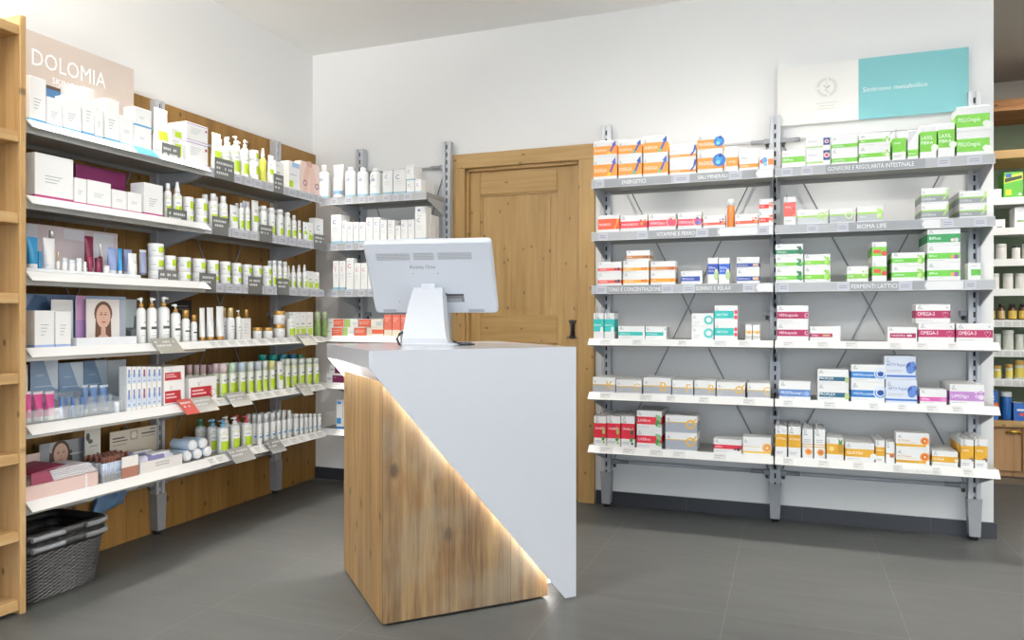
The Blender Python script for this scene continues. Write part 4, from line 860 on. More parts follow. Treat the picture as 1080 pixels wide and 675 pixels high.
# second shelf
rnd(FL, M_, 1, 172.8, 181, [193.4], capb, 'white capped bottle with lime label')
rnd(FL, M_, 1, 181.6, 192, [191.8], spray, 'white nozzle bottle with lime label')
rnd(FL, M_, 1, 192.6, 204.2, [226, 208], jar, 'white jar with lime patch', cat='jar')
rnd(FL, M_, 1, 205, 218.8, [228, 210], jar, 'wider white jar with lime patch', cat='jar', rows=2)
rnd(FL, M_, 1, 219.6, 229.8, [204.4], capb, 'tall white capped bottle with lime label', rows=2)
rnd(FL, M_, 1, 230.4, 240.2, [207], capb, 'tall white capped bottle with lime label', rows=2)
rnd(FL, M_, 1, 241, 251.6, [216.4], lsq, 'white tube with lime square', cat='tube', rows=2)
rnd(FL, M_, 1, 252, 257.4, [214], lambda w, h: mk_cap(w, h, 'lime', cap='#c9cdd2', hc=.16, rc=.7), 'slim white bottle with grey cap', rows=2)
rnd(FL, M_, 1, 257.8, 263.6, [213.6], lambda w, h: mk_cap(w, h, 'lime', cap='#c9cdd2', hc=.16, rc=.7), 'slim white bottle with grey cap', rows=2)
rnd(FL, M_, 1, 264, 273.6, [211.4], lsq, 'tall white tube with lime square', cat='tube', rows=2)
rnd(FL, M_, 1, 274, 281.6, [217], wide, 'white wide-capped bottle with lime label', rows=2)
rnd(FL, M_, 1, 282, 290, [219.4], wide, 'white wide-capped bottle with lime label', rows=2)
rnd(FL, M_, 1, 290.8, 299, [221], wide, 'white wide-capped bottle with lime label', rows=2)
rnd(FL, M_, 1, 299.2, 306.6, [224.2], lambda w, h: mk_cap(w, h, 'limeb', hc=.15, rc=.8), 'white flat-topped bottle with large lime label')
rnd(FL, M_, 1, 307, 312.8, [227], capb, 'small white bottle with lime foot')
rnd(FL, M_, 1, 313.2, 318, [232.4], lsq, 'small white tube with lime square', cat='tube')
rnd(FL, M_, 1, 318.4, 324.4, [234], lsq, 'small white tube with lime square', cat='tube')
flat(FL, M_, 1, 325, 330.6, [235], LIMEB, 'small white box with lime foot', d=.04, **BX)
flat(FL, M_, 1, 332.4, 341, [230.4], CB(foot=(0, .02), v=.5, sz=.2), 'white box with blue C at the corner end', d=.05, **BX)
# third shelf: jars two high, then bottles
for x0, x1, t in ((173, 185.8, (285, 269.8)), (186.8, 201.4, (287, 271.4)), (202.2, 217, (288, 273)), (217.8, 230.6, (289, 274.6)), (231.4, 243.2, (290, 276)), (243.8, 254.6, (291, 277.6)), (255.2, 265.4, (292, 279)), (266, 276, (292.6, 280)), (276.6, 286.2, (293.4, 280.6))):
    rnd(FL, M_, 2, x0, x1, list(t), jar, 'white jar with lime patch', cat='jar', rows=2 if x0 > 250 else 1, group='white jars on the third cosmetics shelf')
for x0, x1, t in ((286.8, 291.8, 274.8), (292, 297.4, 275), (297.8, 303, 276)):
    rnd(FL, M_, 2, x0, x1, [t], lambda w, h: mk_cap(w, h, 'lime', hc=.16, rc=.9, cap='#e9ebea'), 'tall white bottle with straight cap', rows=2)
for x0, x1, t in ((306.6, 311.8, 280), (312.2, 317.8, 280), (318.2, 324.2, 279)):
    rnd(FL, M_, 2, x0, x1, [t], lambda w, h: mk_spray(w, h, 'limeb', cap='#eef0ef'), 'slim white spray bottle with lime foot', rows=2)
for x0, x1, t in ((325, 330.8, 286), (331.2, 336.8, 287)):
    flat(FL, M_, 2, x0, x1, [t], LIMEB, 'small white box with lime foot', d=.04, **BX)
# fourth shelf: white and gold care range, then lime goods
gp = lambda w, h: mk_pump(w, h, 'grey', collar='#c79a55', face=-1)
gpr = lambda w, h: mk_pump(w, h, 'grey', collar='#c79a55', face=1)
gc = lambda w, h: mk_cap(w, h, 'grey', cap='#c79a55', hc=.26, rc=.78, metal=.5)
rnd(FL, M_, 3, 143.8, 153.8, [313.8], gp, 'white pump bottle with gold collar, nozzle towards the bookcase')
rnd(FL, M_, 3, 154.6, 165.4, [313.8], gpr, 'wide white pump bottle with gold collar')
rnd(FL, M_, 3, 166, 178.8, [312.8], gpr, 'tallest white pump bottle with gold collar')
rnd(FL, M_, 3, 179.6, 190.4, [320.6], gp, 'shorter white pump bottle with gold collar')
rnd(FL, M_, 3, 191, 200.2, [327], gc, 'white bottle with tall gold cap, wider of two')
rnd(FL, M_, 3, 200.8, 208, [332], gc, 'white bottle with tall gold cap, smaller of two')
gt = lambda w, h: mk_tube(w, h, cap='#b98d4c', marks=[(.5, .56, -40, 0, '#b9bcc0'), (.3, .33, -40, 20, '#c9ccd0')], hc=.11)
rnd(FL, M_, 3, 209.6, 216.6, [324.6], gt, 'slim white tube on gold cap', cat='tube')
rnd(FL, M_, 3, 217, 226, [324.2], gt, 'white tube on gold cap, middle of three', cat='tube')
rnd(FL, M_, 3, 227, 236.6, [323], gt, 'white tube on gold cap, beside the gold-capped bottle', cat='tube')
rnd(FL, M_, 3, 238.6, 247.6, [324.6], lambda w, h: mk_cap(w, h, 'plain', cap='#d9c08c', hc=.3, rc=.66, metal=.4), 'white bottle with pale gold cap', rows=2)
rnd(FL, M_, 3, 248.4, 254.4, [327], lambda w, h: mk_pump(w, h, 'plain', collar='#c79a55'), 'narrow white pump bottle with gold collar')
flat(FL, M_, 3, 255.4, 264.8, [335.6], small(.7, .2, .7, n=4, dv=.14), 'white box beside gold-capped bottle', d=.05, **BX)
rnd(FL, M_, 3, 256.4, 262.4, [326.4], lambda w, h: mk_cap(w, h, 'plain', cap='#c79a55', hc=.32, rc=.9, metal=.5), 'white bottle with tall gold cap behind the box', off=.06)
gj = lambda w, h: mk_jar(w, h, 'plain', lid='#c79a55', metal=.5, hl=.3)
rnd(FL, M_, 3, 266.2, 276.2, [345.4], gj, 'low white jar with gold lid, first of three', cat='jar')
rnd(FL, M_, 3, 276.8, 287.6, [345.4], gj, 'low white jar with gold lid, middle of three', cat='jar')
rnd(FL, M_, 3, 288.2, 300.6, [342, 327.8], gj, 'white jar with gold lid', cat='jar')
rnd(FL, M_, 3, 301.4, 311.4, [329.6], pump, 'white pump bottle with lime label')
for x0, x1, t in ((312, 316.4, 329.4), (316.8, 323.8, 329), (324.2, 330.4, 329)):
    flat(FL, M_, 3, x0, x1, [t], LIMEB, 'white box with lime foot', d=.05, rows=2, **BX)
gg = lambda w, h: mk_clear(w, h, 'none', bodyc='#7f9a58', hc=.36, tint='#a9b892')
for x0, x1 in ((331, 337.8), (338.4, 345.4)):
    rnd(FL, M_, 3, x0, x1, [328.6], gg, 'murky green bottle with pale upper half')
# fifth shelf
RW = [('b', .08, .6, '#b52a33', .05, .78), ('b', .42, .48, '#ecc9c9', .1, .5), ('b', .28, .34, '#ecc9c9', .1, .6), ('p', [(.78, .08), (.84, .08), (.8, .6), (.76, .6)], '#c86a70'), ('b', .78, .8, '#b5b8bb', .3, .42)] + logo(.3, .72, .05)
flat(FL, M_, 4, 172.6, 195, [402, 386], RW, 'white carton with red panel', d=.1, rows=2)
flat(FL, M_, 4, 199.4, 228.8, [397.6], RW + [('o', .86, .3, .16, .04, '#e6b9b9')], 'longest white carton with red panel', d=.1)
for x0, x1, tint in ((195.6, 203, '#d8b8ba'), (203.4, 210.2, '#d3bcc0'), (210.6, 217.4, '#dcbfc4'), (217.8, 228, '#d8b4ba')):
    rnd(FL, M_, 4, x0, x1, [384.4], lambda w, h, t=tint: mk_clear(w, h, 'limew', tint=t), 'clear bottle with rosy cap behind the red cartons', off=.13)
for x0, x1, tint in ((231, 239.4, '#dfc6c8'), (240.8, 248.4, '#c9dfc4'), (250.6, 258.8, '#c6d6e4'), (260, 267.6, '#dfe6dc'), (268.2, 275.8, '#cfd4e0'), (276.2, 282.4, '#dfe2dc'), (283, 289.8, '#e6e49a')):
    rnd(FL, M_, 4, x0, x1, [383.4 - (x0 - 231) * .06], lambda w, h, t=tint: mk_clear(w, h, 'limew', tint=t), 'clear bottle with lime label', rows=2, group='lime-labelled bottles on the fifth cosmetics shelf')
rnd(FL, M_, 4, 291, 299.4, [381], lambda w, h: mk_tube(w, h, marks=LIMETUBE), 'white tube with lime label and round cap', cat='tube')
for x0, x1, tint in ((272.5, 281, '#2fa59c'), (282.4, 292.4, '#34a8a0'), (293.4, 303, '#3f9fb8'), (304, 312.6, '#3a8fc0'), (313, 319.6, '#3f9a78')):
    rnd(FL, M_, 4, x0, x1, [373.6], lambda w, h, t=tint: mk_clear(w, h, 'limew', tint=t, hc=.2), 'bottle with %s cap in the back row' % ('teal' if x0 < 293 else 'green' if x0 > 312 else 'blue'), off=.14)
for x0, x1 in ((300.4, 305.8), (306.4, 313.2), (314, 321.2), (321.8, 328.8), (329.6, 336.2)):
    rnd(FL, M_, 4, x0, x1, [378.6 - (x0 - 300) * .04], lambda w, h: mk_clear(w, h, 'limew', tint='#dfe5da', hc=.22), 'clear bottle with wide lime label', rows=2)
# bottom shelf
for x0, x1, c, nm in ((205.8, 217.8, '#3f9a7a', 'green'), (218.4, 228.2, '#3f9a7a', 'green')):
    rnd(FL, M_, 5, x0, x1, [442], lambda w, h, c=c: mk_pump(w, h, 'lime', collar=None, cap=c), 'white pump bottle with green head', off=.16)
for x0, x1, t, c, nm in ((228.6, 241, 442.4, '#7fb4d8', 'pale blue'), (242.2, 252.8, 439.4, '#f1f1ef', 'white'), (254, 265.6, 438, '#c9505a', 'red')):
    rnd(FL, M_, 5, x0, x1, [t], lambda w, h, c=c: mk_pump(w, h, 'lime', cap=c), 'white pump bottle with %s head' % nm, rows=2)
for i, (x0, x1) in enumerate(((270.4, 276.6), (277.2, 283.6), (284.4, 290.4), (291, 296.2), (296.6, 301.8), (302.2, 307.6))):
    rnd(FL, M_, 5, x0, x1, [437 - i * .9], lambda w, h: mk_cap(w, h, 'bluel', hc=.3, rc=.78, cap='#eceeee'), 'tall white bottle with blue writing', rows=3, group='white bottles on the bottom cosmetics shelf')
for i, (x0, x1) in enumerate(((309, 314.8), (315.4, 320), (320.4, 324.8), (325, 329.2), (329.6, 333.8), (334.2, 338.8))):
    rnd(FL, M_, 5, x0, x1, [436.4], lambda w, h: mk_cap(w, h, 'bluel', hc=.16, rc=.9), 'short white bottle with blue writing', rows=2, group='white bottles on the bottom cosmetics shelf')

# ================================================================ cosmetics wall, bay next to the bookcase
N_ = 'N'
def foot(c, n=4): return [('b', 0, .06, c)] + small(.5, .25, .7, n=n, dv=.07)
SK = '#5fa9d6'; MG = '#b03a76'
flat(FN, N_, 0, 31, 48.8, [81.6], foot(SK), 'tall white box with blue foot, closest to the bookcase', d=.075, **BX)
flat(FN, N_, 0, 49.4, 66, [103.6], foot(SK), 'low white box with blue foot, before the tall pair', d=.05, **BX)
flat(FN, N_, 0, 66.6, 86, [103], foot(SK), 'wide low white box with blue foot', d=.05, **BX)
flat(FN, N_, 0, 74, 87, [90.6], foot(SK, 2), 'white box standing behind the wide low one', d=.09, off=.07, **BX)
flat(FN, N_, 0, 87.6, 99.6, [93.4], foot(SK), 'tall white box with blue foot, second from the bookcase', d=.075, **BX)
flat(FN, N_, 0, 100.4, 109, [113], foot(SK, 3), 'short narrow white box with blue foot', d=.05, **BX)
flat(FN, N_, 0, 110.6, 126, [105.2], foot(SK), 'tall white box with blue foot, nearest the corner', d=.075, **BX)
flat(FN, N_, 0, 127, 141, [123.4], foot(SK, 2), 'low white box with blue foot, before the stacked pair', d=.05, **BX)
flat(FN, N_, 0, 141.6, 160, [134, 114.6], [('b', 0, .09, SK)] + small(.5, .3, .6, n=2), 'white box with blue foot', d=.07, **BX)
flat(FN, N_, 1, 36.6, 77.6, [164.4], foot(MG, 3), 'large white box with magenta foot', d=.16, **BX)
flat(FN, N_, 1, 78.4, 91.4, [188], foot(MG, 3), 'low white box with magenta foot, beside the large one', d=.06, **BX)
flat(FN, N_, 1, 92.4, 117.2, [191.6], foot(MG, 3), 'wide low white box with magenta foot', d=.07, **BX)
flat(FN, N_, 1, 118.2, 134, [200.6], foot(MG, 2), 'smallest white box with magenta foot, beside the wide one', d=.06, **BX)
flat(FN, N_, 1, 134.8, 149.8, [203.4], foot(MG, 2), 'small white box with magenta foot, next to the tall one', d=.06, **BX)
flat(FN, N_, 1, 152, 172, [194], foot(MG, 4), 'tall white box with magenta foot', d=.09, **BX)
flat(FN, N_, 1, 80, 133, [178], [('b', 0, 1., '#7a1f58')] + small(.5, .3, .6, c='#b06a96'), 'long plum box lying behind the white ones', d=.06, off=.16, **BX)
# fourth and fifth shelf boxes
flat(FN, N_, 3, 36.4, 57.6, [327.4], [('b', 0, .07, '#9fb2dc')] + small(.6, .3, .7, n=4, dv=.09), 'wide white box with blue-patterned foot', d=.09, **BX)
flat(FN, N_, 3, 58.4, 75, [328.4], [('b', 0, .07, '#9fb2dc')] + small(.6, .3, .7, n=4, dv=.09), 'narrower white box with blue-patterned foot', d=.09, **BX)
for i in range(7):
    x0 = 133.6 + i * 5.35
    cc = '#8a2f5a' if i == 3 else '#6f86b8'
    flat(FN, N_, 4, x0, x0 + 5.0, [407.4 - i * .5, 386.6], [('b', .12, .62, '#c9d6ec', .1, .9), ('b', .45, .85, cc, .3, .7), ('b', .2, .26, '#7f92b8', .3, .7)], 'slim white and pale blue box', d=.05, group='slim blue and white boxes on the fifth cosmetics shelf', **BX)
# ================================================================ displays, testers and cards on the bay next to the bookcase
def LP(px, py, X): d = along_left(px, X); return d, height_at(py, X, d)
def card(name, px0, px1, top, sh, y, prints, label, cat, base='#e9e6e2', bot=None, th=.003, lean=.0, group=None, fr=FN):
    """upright card standing on a shelf at distance -y from the wall"""
    X = -y; a0, a1 = along_left(px0, X), along_left(px1, X); z0 = fr.z[sh] + .0004
    h = height_at(top, X, (a0 + a1) / 2) - z0
    m = MB(); w = a1 - a0; m.box(-w / 2, w / 2, 0, th, 0, h, mat(base, .45)); print_front(m, w, h, th, prints)
    o = m.build(name); o.location = (X, (a0 + a1) / 2, z0); o.rotation_euler = (-lean, 0, PI / 2)
    return tag(o, label, cat, group)
def face(cx, w_, top, bg='#e9e4e2', skin='#d9b09c', hair='#6a4632', dress='#c99a90'):
    """printed portrait: hair pulled back, oval face, neck and shoulders; widths in fractions of the card height"""
    s = w_
    return [('e', cx, top - s * .62, s * .58, s * .68, hair), ('p', [(cx - s * .62, .1), (cx + s * .62, .1), (cx + s * .56, top - s * .6), (cx - s * .56, top - s * .6)], hair), ('p', [(cx - .26, .02), (cx + .26, .02), (cx + .2, .13), (cx + .07, .22), (cx + .065, .36), (cx - .065, .36), (cx - .07, .22), (cx - .2, .13)], skin),
            ('p', [(cx - .28, .0), (cx + .28, .0), (cx + .22, .1), (cx, .06), (cx - .22, .1)], dress),
            ('e', cx, top - s * .78, s * .46, s * .66, skin), ('e', cx - .06, top - s * .68, s * .09, s * .035, '#4a3a34'), ('e', cx + .06, top - s * .68, s * .09, s * .035, '#4a3a34'),
            ('b', top - s * .575, top - s * .55, '#6a4a3c', cx - .1, cx - .025), ('b', top - s * .575, top - s * .55, '#6a4a3c', cx + .025, cx + .1),
            ('p', [(cx - .014, top - s * .92), (cx + .018, top - s * .92), (cx + .008, top - s * .7)], '#c6967f'), ('e', cx, top - s * 1.1, s * .15, s * .045, '#b5605a')]

# DOLOMIA board above the shelves
X = .085; a0, z0 = LP(23, 29, X); a1, _ = LP(141, 74, X); zt = 2.49
b = MB(); w = a1 + 2.47; yc = (a1 - 2.47) / 2
b.box(-w / 2, w / 2, 0, .006, 0, zt - 2.0, mat('#cdbfb5', .5)); u = lambda px: along_left(px, X) - yc
zz = 2.0
def z_at(px, py): return height_at(py, X, along_left(px, X)) - zz
m = MB()
b.text('DOLOMIA', (u(33.5), -.001, z_at(40, 70)), (1, 0, 0), (0, 0, 1), z_at(36, 48) - z_at(36, 66), '#ffffff', maxw=u(111.5) - u(33.5))
b.text('SKINCARE', (u(55), -.001, z_at(62, 90)), (1, 0, 0), (0, 0, 1), .03, '#ffffff', maxw=u(92) - u(55))
o = b.build('display_sign'); o.location = (X, yc, zz + .0006); o.rotation_euler = (0, 0, PI / 2)
tag(o, 'pale beige board with thin white capital lettering above the cosmetics shelves', 'sign')
card('picture_card', 49.2, 66.5, 92, 0, -.25, [('b', .0, 1., '#3f6f9c'), ('b', .93, 1., '#4a3a30'), ('p', [(0, .3), (.4, .7), (1, .4), (1, 0), (0, 0)], '#5f8fb8')], 'dark blue picture card behind the blue-footed boxes', 'card')
# white tilted blue leaflet at the end of the top strip
a, z = LP(140, 152, .42); m = MB(); a1_ = LP(170, 166, .42)[0]
m.prism([(-.43, 1.966), (-.428, 1.968), (-.398, 2.004), (-.4, 2.002)], a, a1_, mat('#f2f2f0', .4), axis='x'); m.add([(a + .02, -.4312, 1.967), (a1_ - .012, -.4312, 1.967), (a1_ - .03, -.4008, 2.0025), (a + .01, -.4008, 2.0025)], [(0, 1, 2, 3)], '#4f9fd4')
o = m.build('shelf_leaflet'); o.rotation_euler = (0, 0, PI / 2); tag(o, 'white and blue leaflet strip clipped to the top cosmetics shelf edge', 'leaflet')

# third shelf: tester display
card('tester_backdrop', 24, 124, 241, 2, -.2, [('b', .72, .98, '#dfe0ea', .0, .14), ('b', .76, .97, '#e6e4ec', .4, .62), ('b', .0, .3, '#dcd6dc', .3, .7), ('b', .4, .95, '#e2e2e6', .72, .95)], 'pale pink backdrop card behind the skincare testers', 'card', base='#d6c9cc')
a0, a1 = along_left(25, .36), along_left(146, .36)
m = MB(); AC = mat('#eef3f6', .1, alpha=.22)
m.rbox(a0, a1, -.378, -.21, 1.3765, 1.392, mat('#eef0f1', .15)); o = m.build('tester_riser'); o.rotation_euler = (0, 0, PI / 2); tag(o, 'long glossy white riser under the skincare testers', 'display')
FT = Frame('L', -.375, [0, 0, 1.3925, 0, 0, 0]); T_ = 'T'
def stub(px0, px1, name='tester_holder'): pass
tb = lambda c, cap='#e4e6e8', mk=(): (lambda w, h: mk_tube(w, h, bodyc=c, cap=cap, marks=mk, hc=.14, name='tester_tube'))
TM = [(.5, .54, -40, 30, '#cfe3f0'), (.3, .33, -40, 30, '#cfe3f0')]
rnd(FT, T_, 2, 24.5, 27.4, [257], tb('#2f8fc4'), 'strip of blue tube peeping past the bookcase', cat='tube')
rnd(FT, T_, 2, 27.8, 40.4, [249.8], tb('#2487b8', mk=TM), 'big bright blue tube', cat='tube')
rnd(FT, T_, 2, 44.6, 58.6, [251], tb('#eceae8', mk=[(.55, .6, -40, 30, '#b9bcc0'), (.4, .43, -40, 20, '#c3c6c9')]), 'big white tube', cat='tube')
rnd(FT, T_, 2, 50.5, 58.5, [243], lambda w, h: mk_cap(w, h, 'none', bodyc='#e3e1df', cap='#c9c6c2', hc=.3, rc=.8, metal=.7), 'silver-capped bottle behind the big white tube', off=.08)
flat(FT, T_, 2, 40.8, 44.4, [265], [('b', 0, 1, '#3f8fc0')], 'small blue box between the blue and the white tube', d=.03, off=.03, **BX)
rnd(FT, T_, 2, 59.4, 63.6, [266], lambda w, h: mk_cap(w, h, 'none', bodyc='#e9e2da', cap='#cdb59a', hc=.5, rc=.8, metal=.5), 'tiny flask with rose-gold cap')
for x0, x1, t in ((64.6, 71.4, 272), (71.8, 79.4, 274), (79.8, 86.6, 272.4)):
    rnd(FT, T_, 2, x0, x1, [t], lambda w, h: mk_jar(w, h, 'none', lid='#dfe2e6', hl=.35), 'low white cream jar', cat='jar')
WN = '#6f1a38'
rnd(FT, T_, 2, 87.4, 91.4, [276], lambda w, h: mk_jar(w, h, 'none', lid='#e9e6e2'), 'tiny white jar at the wine-red tube', cat='jar')
rnd(FT, T_, 2, 88.4, 99, [249], tb(WN, mk=[(.5, .54, -30, 30, '#b98a98')]), 'wine-red tube', cat='tube', off=.06)
rnd(FT, T_, 2, 92, 98, [270], tb('#8c2548', cap='#7a1f3c'), 'small wine-red tube in front', cat='tube')
rnd(FT, T_, 2, 99.4, 107.4, [272], lambda w, h: mk_jar(w, h, 'none', bodyc='#751c3c', lid='#5f1530'), 'wine-red jar', cat='jar')
rnd(FT, T_, 2, 103, 108.4, [257], lambda w, h: mk_cap(w, h, 'none', bodyc=WN, cap='#d5d6d8', hc=.42, rc=.55, metal=.6), 'wine-red flask with silver top', off=.07)
rnd(FT, T_, 2, 108.2, 115.6, [280], lambda w, h: mk_jar(w, h, 'none', lid='#e8dcd6'), 'tiny pale jar beside the wine-red jar', cat='jar')
rnd(FT, T_, 2, 112.4, 123.6, [261], tb('#8e9fcb', mk=TM), 'lilac-blue tube, wider one', cat='tube', off=.03)
rnd(FT, T_, 2, 124, 129.4, [262], tb('#2f93cf', mk=TM), 'slim bright blue tube', cat='tube', off=.03)
rnd(FT, T_, 2, 129.8, 139.8, [263], tb('#8f9cc8'), 'lilac-blue tube behind the white one', cat='tube', off=.06)
rnd(FT, T_, 2, 134.2, 144.8, [267], tb('#eef0ee', mk=[(.4, .6, 0, 40, '#d3d6c4')]), 'white tube at the end of the testers', cat='tube')
rnd(FT, T_, 2, 146.4, 155, [263.4], lambda w, h: mk_tube(w, h, bodyc='#8d95b0', cap='#5a5f70', crimp='#cfd3da', hc=.1), 'blue-grey tube with pale crimp', cat='tube')
rnd(FN, N_, 2, 156, 172.6, [286, 270.6, 257], jar, 'white jar with lime patch', cat='jar', off=.01)

# fourth shelf cards
card('banner_card', 24, 80, 310.4, 3, -.16, [('b', 0, 1, '#8fa6cc'), ('p', [(.05, 0), (.05, .7), (.2, .98), (.42, .95), (.6, .5), (.6, 0)], '#5f7ba6'), ('p', [(.4, 0), (.55, .6), (.75, .3), (1, .7), (1, 0)], '#a9bcd8')], 'blue banner card with pale mountain shapes on the fourth shelf', 'card')
card('note_card', 54, 77, 316, 3, -.24, [('b', .62, .74, '#6a6a6a', .2, .6), ('b', .42, .54, '#6a6a6a', .2, .7), ('b', .3, .34, '#9a9a9a', .2, .55), ('p', [(.9, .0), (1, .0), (1, 1), (.95, 1)], '#c9d2dc')], 'white note card with dark handwriting behind the blue-footed boxes', 'card', base='#ececea')
card('poster_card', 80, 132.6, 312.4, 3, -.25, [('p', [(0, 0), (.28, 0), (.2, 1), (0, 1)], '#b08ac0'), ('p', [(0, .5), (.2, .5), (.2, 1), (0, 1)], '#c79ac0'), ('b', .92, 1., '#a9b9d4', .2, 1)], 'pink and lilac poster card behind the portrait', 'poster', base='#cfd4e2')
card('portrait_card', 91, 126, 315.6, 3, -.275, face(.5, .4, .93, hair='#6b4a36'), "portrait card of a woman's face with hair tied back", 'poster', base='#ebe5e1')
card('scenic_card', 126.8, 144, 315.8, 3, -.24, [('b', .0, .35, '#4a4f52'), ('e', .7, .45, .2, .2, '#6a7072'), ('p', [(.2, .35), (.8, .35), (.9, .9), (.3, .95)], '#c3cdd0'), ('e', .9, .2, .12, .12, '#8a9290')], 'grey scenic card with dark lower corner beside the portrait', 'card', base='#b9c2c4')
a0, a1 = along_left(79, .37), along_left(142.6, .37); m = MB()
m.box(a0, a1, -.38, -.27, 1.063, 1.069, mat('#eceef0', .2)); m.box(a0, a1, -.38, -.376, 1.069, 1.098, mat('#e9ebee', .15)); m.box(a0, a0 + .004, -.376, -.27, 1.069, 1.098, mat('#e9ebee', .15)); m.box(a1 - .004, a1, -.376, -.27, 1.069, 1.098, mat('#e9ebee', .15))
o = m.build('leaflet_tray'); o.rotation_euler = (0, 0, PI / 2); tag(o, 'flat white tray in front of the portrait card', 'tray')
m = MB(); X = .09; c0, c1 = along_left(183, X), along_left(202, X); zb_ = height_at(316.5, X, (c0 + c1) / 2); zt_ = height_at(327, X, (c0 + c1) / 2)
w, h = c1 - c0, zb_ - 1.062
m.box(-w / 2, w / 2, 0, .004, 0, h, mat('#2a2426', .5)); m.add([(-w * .3, -.0006, h * .86), (w * .3, -.0006, h * .86), (w * .3, -.0006, h * .83), (-w * .3, -.0006, h * .83)], [(3, 2, 1, 0)], '#8a8488'); m.add([(-w * .22, -.0006, h * .78), (w * .35, -.0006, h * .78), (w * .35, -.0006, h * .76), (-w * .22, -.0006, h * .76)], [(3, 2, 1, 0)], '#8a8488')
o = m.build('notice_card'); o.location = (X, (c0 + c1) / 2, 1.0624); o.rotation_euler = (0, 0, PI / 2); tag(o, 'small black card with grey lines behind the gold-collared pump bottles', 'card')

# fifth shelf: mountain cards, acrylic trays with tubes
MT = lambda a='#7d97b4', b_='#a9bfd4': [('b', 0, 1, a), ('p', [(.45, 1.), (1, 1.), (1, .45), (.8, .5)], '#c3d0dc'), ('p', [(.2, 0), (.55, .45), (.68, .2), (.8, .38), (1, .1), (1, 0)], b_), ('b', .52, .535, '#b9c9d8', .15, .85), ('b', .7, .74, '#93a9c0', .2, .5)]
card('mountain_card', 24, 29.5, 385, 4, -.19, [('p', [(0, 0), (1, 0), (1, .3), (0, .7)], '#c04a5a')], 'white and red card edge beside the bookcase on the fifth shelf', 'card')
card('mountain_card', 32, 61, 378.6, 4, -.2, MT(), 'blue mountain card nearest the bookcase', 'card')
card('mountain_card', 61.6, 88, 382.2, 4, -.2, MT(), 'blue mountain card between two others', 'card')
card('mountain_card', 88.6, 113, 380, 4, -.2, MT(), 'blue mountain card next to the grey panel', 'card')
card('display_board', 113.4, 133, 379.6, 4, -.2, [('b', .1, .12, '#a9b2b8', .1, .9)], 'plain light grey panel beside the mountain cards', 'card', base='#c6ccd0')
def acrylic(px0, px1, n, label, hb=.055):
    a0, a1 = along_left(px0, .36), along_left(px1, .36); m = MB(); z = .7455
    m.box(a0, a1, -.372, -.22, z, z + .004, AC)
    for y, h in ((-.372, hb), (-.3, hb * 1.4), (-.224, hb * 1.9)): m.box(a0, a1, y, y + .003, z + .004, z + h, AC)
    for k in range(n + 1):
        a = a0 + (a1 - a0) * k / n; m.prism([(-.372, z + .004), (-.222, z + .004), (-.222, z + hb * 1.9), (-.372, z + hb)], a - .0015, a + .0015, AC, axis='x')
    o = m.build('acrylic_tray'); o.rotation_euler = (0, 0, PI / 2); tag(o, label, 'tray')
acrylic(25, 70, 3, 'clear acrylic tray holding the pink tubes')
acrylic(71, 128, 4, 'clear acrylic tray holding the blue tubes')
FA = Frame('L', -.362, [0, 0, 0, 0, .7499, 0])
for x0, x1, dd in ((25.4, 33.4, 'beside the bookcase'), (34.4, 46, 'middle of three'), (47, 57.6, 'next to the blue sticks')):
    rnd(FA, T_, 4, x0, x1, [412.6], lambda w, h: mk_tube(w, h, bodyc='#c93d86', cap='#eceeee', crimp='#f0dfe8', marks=[(.25, .3, -40, 40, '#e48ab8'), (.5, .54, -30, 30, '#e9a6c8')], hc=.13), 'pink tube, ' + dd, cat='tube', off=.01)
for x0, x1, dd in ((61.6, 66.2, 'first'), (68, 72, 'second'), (74.2, 79, 'third'), (83.4, 87.6, 'last')):
    rnd(FA, T_, 4, x0, x1, [418.6], lambda w, h: mk_cap(w, h, 'none', bodyc='#7fa3d8', cap='#5f86c6', hc=.4, rc=.9), dd + ' slim blue stick in the acrylic tray', cat='stick', off=.02)
for x0, x1, dd in ((86.4, 93.4, 'beside the sticks'), (94, 103.4, 'middle of three'), (104.2, 115, 'next to the grey panel')):
    rnd(FA, T_, 4, x0, x1, [405.8], lambda w, h: mk_tube(w, h, bodyc='#5f7fae', cap='#e9edf0', crimp='#d6dee8', hc=.14), 'steel-blue tube, ' + dd, cat='tube', off=.05)
for x0, x1, dd in ((119.6, 126, 'next to the acrylic tray'), (133, 141.6, 'in front of the slim boxes')):
    rnd(FN, N_, 4, x0, x1, [423.6 if x0 < 130 else 424], lambda w, h: mk_jar(w, h, 'none', bodyc='#dfe4e8', lid='#eef0f2', hl=.4), 'small white jar, ' + dd, cat='jar', off=.0)

# bottom shelf
zb5 = .4324
def obj_l(m, name, label, cat, group=None, loc=(0, 0, 0)):
    o = m.build(name); o.rotation_euler = (0, 0, PI / 2); o.location = loc; return tag(o, label, cat, group)
a0, a1 = along_left(26, .385), along_left(104, .385)
m = MB(); m.rbox(a0, a1, -.385, -.17, zb5, .492, mat('#e2c6bd', .5), r=.003); PK = obj_l(m, 'gift_box', 'flat pale pink box tied with a white ribbon on the bottom shelf', 'box')
t_ = along_left(91, .385); m = MB(); m.box(t_ - .004, t_ + .004, -.3862, -.168, zb5 + .001, .4932, mat('#f2eeec', .4)); r_ = m.build('ribbon', PK)
m = MB(); rr = random.Random(3); f0, f1 = along_left(27, .35), along_left(101, .37)
for k in range(5):
    c = ['#efe9ee', '#f3f1f3', '#e9e2ea', '#f3f1f3', '#efe9ee'][k]; z = .4935 + k * .0085
    m.prism([(f0 + .01 * k, z), (f1 - .006 * k, z + .004), (f1 - .006 * k, z + .009), (f0 + .01 * k, z + .0065)], -.378 + .004 * k, -.2, mat(c, .5))
